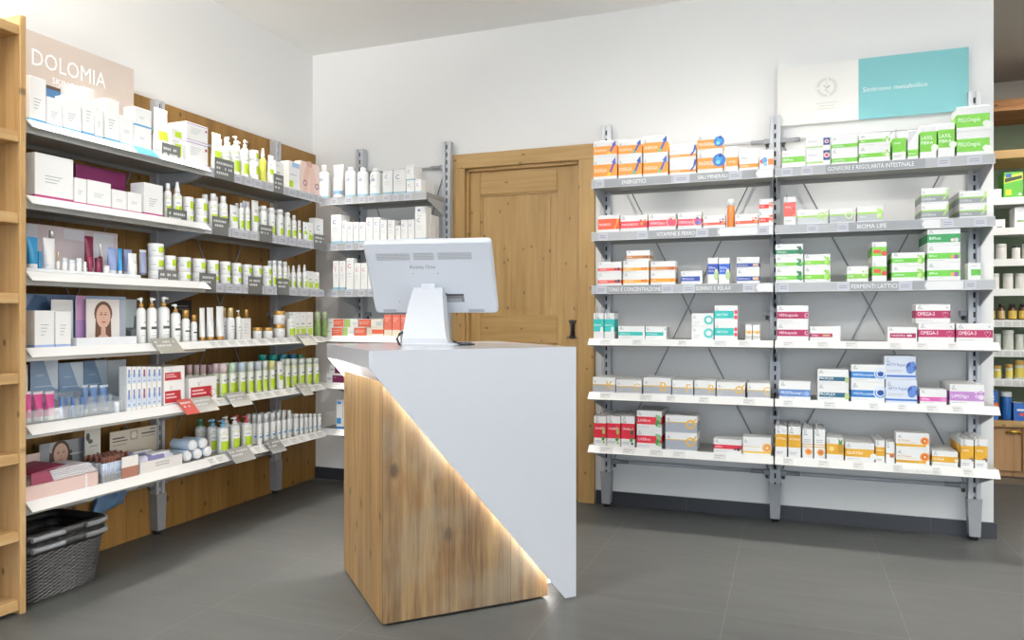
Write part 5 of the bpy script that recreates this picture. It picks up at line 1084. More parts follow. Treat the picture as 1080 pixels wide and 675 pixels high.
m.prism([(f0, .536), (f1 - .16, .552), (f1 - .16, .556), (f0, .541)], -.382, -.19, mat('#8a2b4c', .4)); m.prism([(f0, .4935), (f0 + .1, .4935), (f0 + .08, .54), (f0, .54)], -.384, -.378, mat('#8a2b4c', .4))
obj_l(m, 'folder_pack', 'wine-red and white folders lying on the pale pink box', 'folder')
card('leaflet_card', 24, 42, 479, 5, -.17, [('b', .5, .54, '#b9a4a2', .2, .8), ('b', .35, .38, '#b9a4a2', .2, .7)], 'pale rose leaflet standing behind the wine-red folders', 'leaflet', base='#cbb9b4', lean=0)
card('portrait_card', 41.4, 89, 465, 5, -.13, [('b', 0, 1, '#8f949c'), ('b', 0, 1, '#a9a8ac', .22, .62)] + face(.46, .44, 1.0, skin='#c9a893', hair='#4a3a34', dress='#9a8a84') + [('e', .88, .2, .25, .2, '#55595e'), ('b', .6, .64, '#c9ccd0', .66, .95)], "grey portrait card of a woman's face on the bottom shelf", 'poster', base='#8f949c')
card('leaf_card', 89.4, 106, 451.6, 5, -.16, [('e', .2, .82, .05, .09, '#3f4a44'), ('e', .35, .72, .06, .05, '#4a5750'), ('e', .25, .35, .06, .09, '#3f4a44'), ('e', .5, .28, .08, .05, '#4a5750'), ('e', .8, .38, .04, .08, '#55625a'), ('b', .6, .62, '#8a8f8c', .3, .8)], 'narrow card printed with dark leaves', 'card', base='#cfcfc8')
card('text_card', 116, 165, 452, 5, -.13, [('b', .78, .82, '#55504a', .05, .3), ('b', .70, .73, '#55504a', .05, .36), ('b', .60, .62, '#8a857c', .05, .34), ('b', .9, .93, '#55504a', .85, .97), ('b', .8, .84, '#55504a', .66, .97), ('b', .72, .74, '#8a857c', .66, .97), ('b', .68, .95, '#b5a896', .41, .58), ('e', .495, .82, .12, .12, '#d8d2c6'), ('o', .495, .82, .12, .015, '#8a8070')], 'wide cream card with a round emblem between lines of print', 'card', base='#cfc8b8')
# applicators in an acrylic stand
a0, a1 = along_left(104, .36), along_left(146, .39); m = MB()
m.box(a0, a1, -.385, -.2, zb5, zb5 + .004, AC); m.box(a0, a1, -.385, -.382, zb5 + .004, zb5 + .04, AC); m.box(a1 - .003, a1, -.382, -.2, zb5 + .004, zb5 + .1, AC); m.box(a0, a0 + .003, -.382, -.2, zb5 + .004, zb5 + .09, AC)
fr_ = MB(); q0 = along_left(129, .39); fr_.box(q0, a1, -.389, -.3855, zb5, zb5 + .05, mat('#a5705c', .3)); fr_.box(q0, a1, -.389, -.3855, zb5 + .05, zb5 + .1, mat('#f0ece6', .4))
ST = obj_l(m, 'acrylic_tray', 'clear tray of brown and white sticks with a brown and white front card', 'tray'); fr_.build('front_card', ST)
proto = None
for r_ in range(4):
    for k in range(8):
        if proto is None:
            m = MB(); m.lathe([(.0085, 0), (.0085, .026)], 10, mat('#3a3440', .35)); m.lathe([(.008, .026), (.008, .082)], 10, mat('#cfd8ea', .35)); m.lathe([(.0085, .082), (.0085, .104), (.006, .11)], 10, mat('#7a4a3c', .3))
            proto = m.build('makeup_stick'); o = proto
        else: o = copy_tree(proto)
        yy = -.366 + r_ * .036; aa = a0 + .016 + (a1 - a0 - .03) * k / 7 * (.62 if r_ == 0 else 1)
        o.location = (-yy, aa, zb5 + .0045); o.rotation_euler = (0, 0, 0)
        tag(o, 'brown-topped white make-up stick in the clear tray on the bottom shelf' if r_ == 0 else 'brown-topped make-up stick behind the front ones in the clear tray', 'make-up', 'make-up sticks in the clear tray on the bottom shelf')
# wipes packs in a white tray
a0, a1 = along_left(147.5, .385), along_left(192, .385)
m = MB(); wm = mat('#e6e3df', .45)
m.box(a0, a1, -.386, -.16, zb5, zb5 + .004, wm); m.box(a0, a1, -.386, -.383, zb5 + .004, zb5 + .055, wm); m.box(a0, a0 + .003, -.383, -.16, zb5 + .004, zb5 + .055, wm); m.box(a1 - .003, a1, -.383, -.16, zb5 + .004, zb5 + .055, wm)
for k in range(2): m.add([(a0 + (a1 - a0) * .35, -.3864, zb5 + .022 + .012 * k), (a0 + (a1 - a0) * .68, -.3864, zb5 + .022 + .012 * k), (a0 + (a1 - a0) * .68, -.3864, zb5 + .028 + .012 * k), (a0 + (a1 - a0) * .35, -.3864, zb5 + .028 + .012 * k)], [(0, 1, 2, 3)], '#b5b2ae')
obj_l(m, 'carton_tray', 'open white cardboard tray holding wipes packs', 'tray')
def wipes(a, y, z, w, d, label, cols):
    """soft pack: pillow body, crimped ends, flap"""
    m = MB(); n, k = 12, 8; o = 0; base = mat(cols[0], .3)
    for i in range(n + 1):
        for j in range(k + 1):
            u, v = i / n * 2 - 1, j / k * 2 - 1
            b = max(0, (1 - u ** 6)) ** .5 * max(0, 1 - v ** 6) ** .5
            m.v.append((u * w / 2, v * d / 2, .001 + .07 * b + .003 * math.sin(i * 2.1 + j)))
    for i in range(n):
        for j in range(k):
            q = i * (k + 1) + j; m.f.append((q, q + k + 1, q + k + 2, q + 1)); m.m.append(m.mi(mat(cols[1], .3) if 3 <= i <= 7 else base)); m.sm.append(True)
    m.box(-w * .46, w * .46, -d * .46, d * .46, 0, .012, base)
    o = m.build('wipes_pack'); o.location = (-y, a, z); o.rotation_euler = (0, 0, PI / 2); tag(o, label, 'wipes', 'wipes packs in the white tray')
    f = MB(); f.rbox(-w * .12, w * .34, -d * .36, d * .1, .066, .075, mat('#f3f3f3', .3)); f.build('flap', o)
    return o
wipes((a0 + a1) / 2, -.315, zb5 + .0045, (a1 - a0) * .94, .115, 'violet and white wipes pack at the front of the white tray', ('#dfe0ee', '#8a86b8'))
wipes((a0 + a1) / 2, -.205, zb5 + .0045, (a1 - a0) * .94, .08, 'pale wipes pack behind the violet one in the white tray', ('#d2dcea', '#aab4d4'))
# cotton pad rolls, lying with their ends to the room
for (px, py, k, lb) in ((199, 482, 0, 'lower cotton roll next to the wipes tray'), (210, 479.5, 0, 'lower cotton roll, middle of three'), (220.4, 476, 0, 'lower cotton roll beside the pump bottles'), (205, 468.6, 1, 'upper cotton roll next to the wipes tray'), (215.8, 465.6, 1, 'upper cotton roll nearer the pump bottles')):
    r = .0295; a = along_left(px, .37); z = zb5 + r + (0 if k == 0 else 1.72 * r); y = -.372
    m = MB(); n = 20; pr_ = [(0, r * .55), (.006, r * .85), (.016, r), (.14, r), (.15, r * .7)]
    for i_, (dd_, rr_) in enumerate(pr_):
        for j in range(n): g = 2 * PI * j / n; m.v.append((rr_ * math.cos(g), dd_, rr_ * math.sin(g)))
    for i_ in range(len(pr_) - 1):
        for j in range(n): m.f.append((i_ * n + j, i_ * n + (j + 1) % n, (i_ + 1) * n + (j + 1) % n, (i_ + 1) * n + j)); m.m.append(m.mi(mat('#f0f1f2' if i_ != 2 else '#c3d6e8', .35))); m.sm.append(True)
    m.f.append(tuple(range(n - 1, -1, -1))); m.m.append(0); m.sm.append(False); m.f.append(tuple((len(pr_) - 1) * n + j for j in range(n))); m.m.append(0); m.sm.append(False)
    o = m.build('cotton_roll'); o.location = (-y, a, z); o.rotation_euler = (0, 0, PI / 2); tag(o, lb, 'cotton pads', 'cotton rolls on the bottom shelf')

# ================================================================ baskets on the floor, blue bag
def basket(z0, label, name='shopping_basket'):
    x0, x1, y0, y1 = .075, .40, -2.51, -2.115; H = .245; cx, cy = (x0 + x1) / 2, (y0 + y1) / 2
    m = bpy.data.materials.get('woven_plastic')
    if not m:
        m = bpy.data.materials.new('woven_plastic'); m.use_nodes = True; nt = m.node_tree; b = nt.nodes['Principled BSDF']; b.inputs['Base Color'].default_value = lin('#252526'); b.inputs['Roughness'].default_value = .4
    mb = MB()
    def ring(t, ins=0.):                    # rounded rectangle, narrower below
        hx, hy = (x1 - x0) / 2 * (.86 + .14 * t) - ins, (y1 - y0) / 2 * (.88 + .12 * t) - ins; r = .055; P = []
        for qx, qy, s in ((1, 1, 0), (-1, 1, 90), (-1, -1, 180), (1, -1, 270)):
            for k in range(7): g = math.radians(s + 15 * k); P.append((qx * (hx - r) + r * math.cos(g), qy * (hy - r) + r * math.sin(g)))
        out = []
        for i in range(len(P)):              # resample sides so the weave has enough columns
            p, q = P[i], P[(i + 1) % len(P)]; L_ = math.hypot(q[0] - p[0], q[1] - p[1]); n = max(1, int(L_ / .011))
            out += [(p[0] + (q[0] - p[0]) * k / n, p[1] + (q[1] - p[1]) * k / n) for k in range(n)]
        return out
    R0 = ring(1.0); N_r = len(R0); rows = 26
    def lay(ins, amp):
        o = len(mb.v)
        for a in range(rows + 1):
            t = a / rows; sx = (.86 + .14 * t); sy = (.88 + .12 * t)
            for i, (px, py) in enumerate(R0):
                d = math.hypot(px, py); bulge = amp * (1 if ((i // 2) + a) % 2 else -1) + amp * .5 * math.sin(a * PI)
                mb.v.append((cx + px * sx * (1 - ins / d) + px / d * bulge, cy + py * sy * (1 - ins / d) + py / d * bulge, z0 + .004 + (H - .045) * t))
        return o
    o1 = lay(0, .0022)
    for a in range(rows):
        for i in range(N_r): j = (i + 1) % N_r; mb.f.append((o1 + a * N_r + i, o1 + a * N_r + j, o1 + (a + 1) * N_r + j, o1 + (a + 1) * N_r + i)); mb.m.append(mb.mi(m)); mb.sm.append(False)
    o2 = lay(.006, .0)
    for a in range(rows):
        for i in range(N_r): j = (i + 1) % N_r; mb.f.append((o2 + a * N_r + i, o2 + (a + 1) * N_r + i, o2 + (a + 1) * N_r + j, o2 + a * N_r + j)); mb.m.append(mb.mi(m)); mb.sm.append(False)
    mb.f.append(tuple(o1 + i for i in range(N_r - 1, -1, -1))); mb.m.append(0); mb.sm.append(False)
    ob = mb.build(name); tag(ob, label, 'basket', 'nested shopping baskets')
    rim = MB(); zt = z0 + H; o = 0; pr = [(0, -.042), (.012, -.036), (.012, -.004), (.006, 0), (-.012, 0), (-.014, -.03), (-.006, -.042)]
    for (e, dz) in pr:
        for (px, py) in R0: d = math.hypot(px, py); rim.v.append((cx + px * (1 + e / d), cy + py * (1 + e / d), zt + dz))
    k = rim.mi(mat('#1f1f20', .4))
    for a in range(len(pr)):
        b_ = (a + 1) % len(pr)
        for i in range(N_r): j = (i + 1) % N_r; rim.f.append((a * N_r + i, a * N_r + j, b_ * N_r + j, b_ * N_r + i)); rim.m.append(k); rim.sm.append(True)
    rim.build('rim', ob)
    gm = mat('#85878b', .4)
    for (ya, yb) in ((y0 + .02, cy - .028), (cy + .075, y1 + .002)):     # folded grey handles along the front
        h = MB(); yb2 = yb; pth = [(x1 + .016, ya, zt - .016)] + [(x1 + .017, ya + (yb2 - ya) * q / 6, zt - .016) for q in range(1, 6)] + [(x1 + .016, yb2 - .004, zt - .016)]
        if yb > y1 - .02: pth = [(x1 + .016, ya, zt - .016), (x1 + .017, y1 - .06, zt - .016), (x1 + .006, y1 - .02, zt - .016), (x1 - .03, y1 + .012, zt - .016), (x1 - .09, y1 + .016, zt - .016)]
        h.tube(pth, .0105, gm, segs=10); h.build('handle', ob)
basket(.0, 'lower dark woven basket on the floor beside the bookcase')
basket(.046, 'upper dark woven basket nested inside the other one')
m = MB(); n, k = 14, 8; c0, c1 = along_left(104, .09), along_left(136, .09); rb = random.Random(5)
prf = [(.0, .40), (.02, .38), (.045, .35), (.05, .325), (.03, .305)]
for i in range(n + 1):
    u = i / n
    for j in range(k + 1):
        v = j / k; z = .300 - .115 * v * (1 - .35 * u) - .004 * math.sin(i * 1.9); dp = .03 * math.sin(PI * min(1, v * 1.02)) * math.sin(PI * (u * .9 + .05)) + .006 * math.sin(i * 1.3 + j)
        m.v.append((c0 + (c1 - c0) * (u + .05 * math.sin(v * 5)), -.06 - dp, z))
for i in range(n):
    for j in range(k): q = i * (k + 1) + j; m.f.append((q, q + 1, q + k + 2, q + k + 1)); m.m.append(m.mi(mat('#5f86b0', .45))); m.sm.append(True)
o2 = len(m.v)
for i in range(n + 1):
    for j in range(k + 1): p = m.v[i * (k + 1) + j]; m.v.append((p[0], -.045, p[2]))
for i in range(n):
    for j in range(k): q = o2 + i * (k + 1) + j; m.f.append((q, q + k + 1, q + k + 2, q + 1)); m.m.append(0); m.sm.append(True)
for i in range(n): q = i * (k + 1) + k; m.f.append((q, o2 + q, o2 + q + k + 1, q + k + 1)); m.m.append(0); m.sm.append(True); q = i * (k + 1); m.f.append((q, q + k + 1, o2 + q + k + 1, o2 + q)); m.m.append(0); m.sm.append(True)
obj_l(m, 'cloth_bag', 'crumpled blue bag draped over the rail behind the baskets', 'bag')
# hanger rail the bottom cosmetics shelf hooks its bag on is the tie bar behind

# ================================================================ sign above the medicine shelves
Y = -.045; x0, x1 = along_back(820, Y), along_back(1021.7, Y); xm = along_back(905.5, Y); zb, zt = 2.302, 2.643
sg = empty('display_sign', ((x0 + x1) / 2, Y, zb)); xc = (x0 + x1) / 2
tag(sg, 'wide sign, white with round emblem and turquoise part, above the medicine shelves', 'sign')
m = MB(); m.box(x0 - xc, xm - xc, 0, .006, 0, zt - zb, mat('#eceae5', .5)); ex, ez = along_back(872, Y) - xc, height_at(92, along_back(872, Y), Y) - zb; r = .058
e = -.0008; gk = '#c4c2bc'
def ringp(mb, cx, cz, r1, r2, c, a0=0, a1=360, n=28):
    P = [math.radians(a0 + (a1 - a0) * i / n) for i in range(n + 1)]
    mb.add([(cx + r1 * math.cos(t), e, cz + r1 * math.sin(t)) for t in P] + [(cx + r2 * math.cos(t), e, cz + r2 * math.sin(t)) for t in P], [(i, n + 1 + i, n + 2 + i, i + 1) for i in range(n)], c)
em = MB()
ringp(em, ex, ez, r * .98, r, gk); ringp(em, ex, ez, r * .66, r * .685, gk)
for k in range(26):
    if k % 7 != 6: ringp(em, ex, ez, r * .74, r * .9, gk, k * 13.8, k * 13.8 + 8, 2)
em.box(ex - .0016, ex + .0016, e - .0002, e, ez - .03, ez + .03, gk)                         # staff with bowl and winding snake
ringp(em, ex, ez + .014, .014, .0165, '#8f8d88', 180, 360); S = [(ex + .012 * math.sin(i * .55), ez + .006 - i * .0024) for i in range(16)]
for p, q in zip(S, S[1:]): em.add([(p[0] - .0012, e - .0002, p[1]), (p[0] + .0012, e - .0002, p[1]), (q[0] + .0012, e - .0002, q[1]), (q[0] - .0012, e - .0002, q[1])], [(0, 3, 2, 1)], '#8f8d88')
for k, w_ in enumerate((.12, .08, .1)): em.box(ex - w_ / 2, ex + w_ / 2, e - .0002, e, ez - .092 - k * .017, ez - .085 - k * .017, '#dedcd6')
m.build('white_panel', sg)['label'] = 'white panel with round pharmacy emblem'; em.build('emblem', sg)
m = MB(); m.box(xm - xc + .0004, x1 - xc, 0, .006, 0, zt - zb, mat('#78b5b9', .5))
t0, t1 = along_back(910, Y) - xc, along_back(991.5, Y) - xc
m.text('Sindrome metabolico', (t0, -.001, height_at(97, along_back(912, Y), Y) - zb), (1, 0, 0), (0, 0, 1), .027, '#eef6f6', maxw=t1 - t0)
m.build('turquoise_panel', sg)['label'] = 'turquoise panel with white lettering'
# ================================================================ counter, turned 45 degrees to the walls
OX, OY = 1.85, -2.152
ct = empty('service_counter', (OX, OY, 0), PI / 4); tag(ct, 'white counter with slanted front over an old timber base, in the middle of the floor', 'counter')
GLW = mat('#d2d4da', .16, spec=.6)
ZT, U0, U1, V0, V1 = 1.063, -.062, .827, -.04, .79
ZL, UB = .998, .775                       # lower end of the short left edge; where the slant meets the floor
def slant_z(u): return ZL * (UB - u) / (UB - U0)
prof = [(U0, ZT), (U0, ZL), (UB, .004), (U1, .004), (U1, ZT)][::-1]
m = MB(); m.prism(prof[::-1], V0, V0 + .013, GLW); m.build('front_panel', ct)
m = MB(); m.prism(prof[::-1], V1 - .013, V1, GLW); m.build('back_panel', ct)
m = MB(); m.box(U0, U1, V0 + .013, V1 - .013, ZT - .014, ZT, GLW); m.build('top', ct)
m = MB(); m.box(U0, U0 + .013, V0 + .013, V1 - .013, ZL, ZT - .014, GLW); m.box(U1 - .013, U1, V0 + .013, V1 - .013, .004, ZT - .014, GLW); m.build('end_panel', ct)
k_ = ZL / (UB - U0)
m = MB(); q = .05                          # slanted underside, set a little above the edges so that the light strips sit in the recess
m.prism([(U0 + .013, ZL), (U0 + .013, ZL - .013 * k_ + q), (UB + q / k_, .004), (UB + q / k_ + .012, .004), (U0 + .028, ZL + q + .004)], V0 + .013, V1 - .013, GLW); m.build('slanted_underside', ct)
OLD = wood('old_timber', '#453420', '#73593a', '#957a54', 'z', grain=18, knots=.7, rough=.75, plank=.27, plank_axis='x', worn=.5, seam=.0015, seamd=.6)
OLDS = wood('old_timber_side', '#68502f', '#876a42', '#a08158', 'z', grain=15, knots=1.0, rough=.7, plank=.175, plank_axis='y', worn=.15, face='yz', seam=.0012, seamd=.7)
WU, WV = .712, .697; g = .012
def wz(u): return slant_z(u) - g + q * .55
m = MB(); poly = [(0, .012), (WU, .012), (WU, max(.02, wz(WU))), (0, wz(0))]
vs = [(u, 0, z) for u, z in poly] + [(u, WV, z) for u, z in poly]
m.add(vs, [(0, 1, 2, 3)], OLD); m.add(vs, [(7, 6, 5, 4), (1, 5, 6, 2), (3, 2, 6, 7), (0, 4, 5, 1)], OLDS); m.add(vs, [(0, 3, 7, 4)], OLDS)
o = m.build('timber_base', ct); o['label'] = 'weathered brown timber base'
m = MB(); m.box(.02, WU - .02, .02, WV - .02, 0, .012, '#151515'); m.build('plinth', ct)
LED = mat('#fdfaf4', .5, emit=42.)
def led(v0, v1):
    m = MB(); a, b = (U0 + .03, ZL - .03 * k_ + .03), (UB - .015, .018 + .03)
    n = Vector((a[1] - b[1], b[0] - a[0])).normalized() * .004
    m.prism([(a[0], a[1]), (b[0], b[1]), (b[0] + n.x, b[1] + n.y), (a[0] + n.x, a[1] + n.y)], v0, v1, LED); return m.build('light_strip', ct)
m = MB(); m.box(.738, .75, V0 + .09, .3, slant_z(.757) + q * .5, slant_z(.757) + q * .5 + .004, LED); m.build('light_strip', ct)  # extra glowing strip, added to brighten the floor beside the timber base
led(V0 + .0145, V0 + .020); led(WV + .01, WV + .05)
m = MB(); a, b = V0 + .03, V1 - .03
m.box(U0 + .018, U0 + .028, a, b, ZL - .002 + .002, ZL + .006, LED); m.build('light_strip', ct)

# ---------------------------------------------------------------- touch screen till, seen from behind
MC = Vector((1.791, -1.625, 1.363)); W_, H_ = .585, .363; TILT = math.radians(29.7); MY = math.radians(10.807)
mt = empty('till_monitor', (1.815, -1.69, ZT + .0004), MY); tag(mt, 'white touch screen till turned away on top of the counter', 'monitor')
# local frame: x along the screen, -y towards the photograph's viewpoint, z up; panel plane tips its top towards -y
off = Matrix.Rotation(-MY, 4, 'Z') @ (MC - Vector((1.815, -1.69, ZT)))
PM = Matrix.Translation(off) @ Matrix.Rotation(TILT, 4, 'X')
WHP = mat('#cfd3da', .35)
def rr_prism(mb, w, h, y0, y1, r, m_, inset0=0.):
    def loop(ins, y): return [(sx * (w / 2 - ins - r) + r * math.cos(math.radians(s + 15 * k)), y, sz * (h / 2 - ins - r) + r * math.sin(math.radians(s + 15 * k))) for sx, sz, s in ((1, 1, 0), (-1, 1, 90), (-1, -1, 180), (1, -1, 270)) for k in range(7)]
    A_, B_, C2 = loop(inset0, y0), loop(0, y0 + inset0), loop(0, y1); n = len(A_)
    mb.add(A_ + B_ + C2, [tuple(range(n - 1, -1, -1)), tuple(range(2 * n, 3 * n))] + [(k * n + i, k * n + (i + 1) % n, (k + 1) * n + (i + 1) % n, (k + 1) * n + i) for k in (0, 1) for i in range(n)], m_)
m = MB(); rr_prism(m, W_, H_, 0, .034, .016, WHP, .008); f = MB(); f.merge(m, PM); f.build('back_cover', mt)
m = MB(); rr_prism(m, W_ - .012, H_ - .012, .0342, .0385, .012, mat('#101114', .12)); f = MB(); f.merge(m, PM); f.build('screen', mt)
def pm_pt(px, py):     # panel coordinates of a picture point on the back face
    d = Vector(ray(px, py)); o = Vector((CX, CY, CH)); M = (mt.matrix_basis @ PM); n = M.to_3x3() @ Vector((0, 1, 0)); p0 = M.translation
    t = (p0 - o).dot(n) / d.dot(n); L_ = M.inverted() @ (o + d * t); return L_.x, L_.z
def vent(px0, px1, y0, y1):
    a = pm_pt(px0, y1); b = pm_pt(px1, y0); m = MB(); x0, x1, z0, z1 = a[0], b[0], a[1], b[1]; c_ = min(.005, (z1 - z0) * .3)
    m.prism([(x0 + c_, z0), (x1 - c_, z0), (x1, z0 + c_), (x1, z1 - c_), (x1 - c_, z1), (x0 + c_, z1), (x0, z1 - c_), (x0, z0 + c_)], -.0006, .001, mat('#c2c5cb', .4))
    n = max(2, round((z1 - z0) / .0065)); k = round((x1 - x0 - .006) / .0065)
    for r in range(n):
        z = z0 + (r + .5) * (z1 - z0) / n
        for q in range(k):
            x = x0 + .004 + (q + .5 + .25 * (r % 2 * 2 - 1)) * (x1 - x0 - .008) / k
            m.add([(x - .0021, -.0009, z), (x, -.0009, z - .0021), (x + .0021, -.0009, z), (x, -.0009, z + .0021)], [(0, 1, 2, 3)], '#3c3e43')
    f = MB(); f.merge(m, PM); f.build('vent', mt)
for v_ in ((397, 432, 267, 275), (436, 457.5, 266.4, 274.4), (461.5, 497.5, 265.8, 273.8), (404.5, 419, 326, 329.4), (494, 511, 325.8, 329.2)): vent(*v_)
m = MB(); a = pm_pt(432, 283.4); b = pm_pt(463.5, 281.2); m.text('Activa One', (a[0], -.0012, a[1]), (1, 0, 0), (0, 0, 1), .019, '#74767b', maxw=b[0] - a[0])
for px, py in ((435.4, 288.5), (461.6, 288.4), (421.8, 318)): a = pm_pt(px, py); m.box(a[0] - .002, a[0] + .002, -.001, 0, a[1] - .002, a[1] + .002, '#4a4c50')
f = MB(); f.merge(m, PM); f.build('lettering', mt)
m = MB(); a = pm_pt(472, 318.4); b = pm_pt(489, 310); m.box(a[0], b[0], -.001, .0005, a[1], b[1], '#77797e'); m.box(a[0] + .002, b[0], -.0014, -.0009, b[1] - .007, b[1], '#26272a')
for k in range(3): m.box(a[0] + .004, b[0] - .012, -.0014, -.0009, a[1] + .004 + k * .006, a[1] + .0055 + k * .006, '#cfd0d3')
f = MB(); f.merge(m, PM); f.build('rating_label', mt)
# stand: slab leaning up from the counter to the middle of the back cover
def loc_of(px, py, yy):        # local coordinates on the plane y = yy of the monitor's own frame
    M = mt.matrix_basis; d = M.to_3x3().inverted() @ Vector(ray(px, py)); o = M.inverted() @ Vector((CX, CY, CH)); t = (yy - o.y) / d.y; return o.x + d.x * t, o.z + d.z * t
yb = -.06; yt = (PM @ Vector((0, 0, -.03))).y - .02
bl_, br_ = loc_of(424, 363, yb), loc_of(472, 363, yb); tl, tr = loc_of(436, 303.5, yt), loc_of(466.4, 303, yt)
m = MB(); N = 8; pts = []
for i in range(N + 1):
    t = i / N; x0 = bl_[0] + (tl[0] - bl_[0]) * t - .004 * math.sin(PI * t); x1 = br_[0] + (tr[0] - br_[0]) * t; z = tl[1] * t; yy = yb + (yt - yb) * t ** 1.5
    if i == 0: x0 -= .0; x1 += .012
    m.v += [(x0, yy, z), (x1, yy, z), (x1, yy + .055 + .02 * t, z), (x0, yy + .055 + .02 * t, z)]
sm_ = mat('#c3c7ce', .3)
for i in range(N):
    for j in range(4): k = (j + 1) % 4; m.f.append((i * 4 + j, i * 4 + k, i * 4 + 4 + k, i * 4 + 4 + j)); m.m.append(m.mi(sm_)); m.sm.append(False)
m.f.append((3, 2, 1, 0)); m.m.append(0); m.sm.append(False); m.f.append(tuple(N * 4 + i for i in range(4))); m.m.append(0); m.sm.append(False)
m.build('stand', mt)
m = MB(); m.rbox(bl_[0] - .004, br_[0] + .03, yb + .0, yb + .2, 0, .012, sm_); m.build('stand_base', mt)
h0, h1 = loc_of(444, 307, yt), loc_of(459, 300, yt); m = MB(); m.rbox(h0[0], h1[0], yt - .006, yt + .05, h0[1], h1[1] + .004, WHP); m.build('hinge', mt)
CB_ = mat('#222326', .45)
m = MB(); sx_ = tr[0] + .006
m.tube([(sx_ + .004 * math.sin(i * 2.2), yb + (yt - yb) * (i / 12) ** 1.5 + .05, .03 + (tl[1] - .05) * i / 12) for i in range(13)], .0045, CB_); m.tube([(br_[0] + .012, yb + .05, .02), (br_[0] + .04, yb + .06, .008), (br_[0] + .1, yb + .09, .006)], .004, CB_); m.build('cable', mt)
m = MB(); m.tube([(bl_[0] + .0, yb + .03, .06), (bl_[0] - .022, yb + .03, .05), (bl_[0] - .03, yb + .02, .03), (bl_[0] - .02, yb + .02, .008), (bl_[0] + .0, yb + .03, .006)], .006, CB_); m.tube([(bl_[0] - .01, yb + .03, .066), (bl_[0] - .014, yb + .03, .03), (bl_[0] - .006, yb + .01, .005)], .005, mat('#8d8f93', .4)); m.build('cable', mt)
m = MB(); cx_, cz_ = loc_of(488, 361, yb + .12); m.lathe([(.034, .0), (.036, .003), (.036, .010), (.03, .013)], 20, mat('#2a2b2d', .45), 0, 0, sx=1.25, sy=.7)
o = m.build('card_reader_pad'); M0 = mt.matrix_basis @ Vector((cx_, yb + .12, 0)); o.location = (M0.x, M0.y, ZT + .0004); o.rotation_euler = (0, 0, MY); tag(o, 'small flat black puck on the counter next to the till', 'puck')

# ================================================================ next room past the wall's end
FY = 1.5
GRN = mat('#7c8a70', .8)
m = MB(); m.box(XE, 8.2, 1.98, 2.1, 0, 3.2, mat('#b9b0a2', .9)); structure(m.build('wall_far'))
m = MB(); m.box(XE - .3, 8.2, .2, 2.1, 2.985, 3.05, mat('#b5aca0', .9)); structure(m.build('ceiling_far'))
m = MB(); m.box(8.2, 8.3, -7.5, 2.1, 0, ZC, WALL); structure(m.build('wall_right'))
def fx(px): return along_back(px, FY)
def fz(py, px=1064): return height_at(py, along_back(px, FY), FY)
XA, XB = 4.40, 6.3
sh = empty('wall_cabinet', ((XA + XB) / 2, 1.975, 0)); xm = (XA + XB) / 2
tag(sh, 'pine cabinet with green-backed open shelves in the next room past the wall end', 'cabinet')
def S_(mb, n): return mb.build(n, sh)
m = MB(); m.box(XA - xm, XB - xm, -.04, 0, 0, fz(104), GRN); S_(m, 'green_back')
m = MB(); m.prism([(-.52, fz(118)), (0, fz(118)), (0, fz(104)), (-.46, fz(104)), (-.49, fz(109)), (-.475, fz(112)), (-.5, fz(114))][::-1], XA - xm, XB - xm, wood('cornice', '#7a5233', '#946a44', '#a97f58', 'x', grain=8), axis='x'); S_(m, 'cornice')
m = MB(); m.rbox(XA - xm, XB - xm, -.475, -.04, fz(167), fz(158), PINE_X); S_(m, 'pine_shelf')
FZ = [fz(y) for y in (210, 242, 275, 306.5, 339.5, 371, 402)]
for i, y in enumerate((210, 242, 275, 306.5, 339.5, 371, 402)):
    a, b = fz(y + 4.5), fz(y - 2 if i < 4 else y - 2)
    m = MB(); m.box(XA - xm, XB - xm, -.44, -.04, b - .03, b, mat('#dfe0da', .45)); m.box(XA - xm, XB - xm, -.475, -.44, b - .05, b, mat('#eceae4', .4))
    for k in range(9 if i > 3 else 0): x = fx(1049.5 + k * 9.2) - xm; m.box(x, x + .045, -.4762, -.475, b - .044, b - .008, '#d3d2cd')
    S_(m, 'shelf'); FZ[i] = b
zt = fz(444)
m = MB(); m.rbox(XA - xm, XB - xm, -.5, -.04, zt - .04, zt, PINE_X); S_(m, 'worktop')
CAB = wood('cabinet_pine', '#8a6440', '#a57c52', '#b98f62', 'z', grain=9, knots=1.2)
m = MB(); m.box(XA - xm, XB - xm, -.455, -.04, .06, zt - .04, CAB); m.box(XA - xm, XB - xm, -.44, -.04, 0, .06, mat('#6a5a48', .7)); S_(m, 'cabinet_body')
xd = XA - xm + .02; xs = [fx(1024) - xm, fx(1078) - xm, fx(1132) - xm]
for k in range(2):
    d_ = MB(); z0, z1 = fz(497), zt - .055; d_.rbox(xs[k] + .004, xs[k + 1] - .004, -.475, -.456, z0, z1, CAB); d_ = S_(d_, 'door')
    p_ = MB(); p_.box(xs[k] + .05, xs[k + 1] - .05, -.4772, -.475, z0 + .05, fz(465), CAB); p_.build('door_panel', d_)
    h_ = MB(); hx = fx(1068.5) - xm + k * (xs[1] - xs[0]); hz = fz(456.5)
    h_.tube([(hx - .045, -.478, hz), (hx - .036, -.492, hz + .008), (hx - .012, -.498, hz + .012), (hx + .012, -.498, hz + .012), (hx + .036, -.492, hz + .008), (hx + .045, -.478, hz)], .008, mat('#c9a13c', .25, .9)); h_.tube([(hx - .012, -.494, hz + .012), (hx + .0, -.496, hz + .0), (hx + .012, -.494, hz + .012)], .006, mat('#c9a13c', .25, .9)); h_.build('handle', d_)
FF = Frame('B', 1.525, [z + .0 for z in FZ] + [zt]); R_ = 'R'
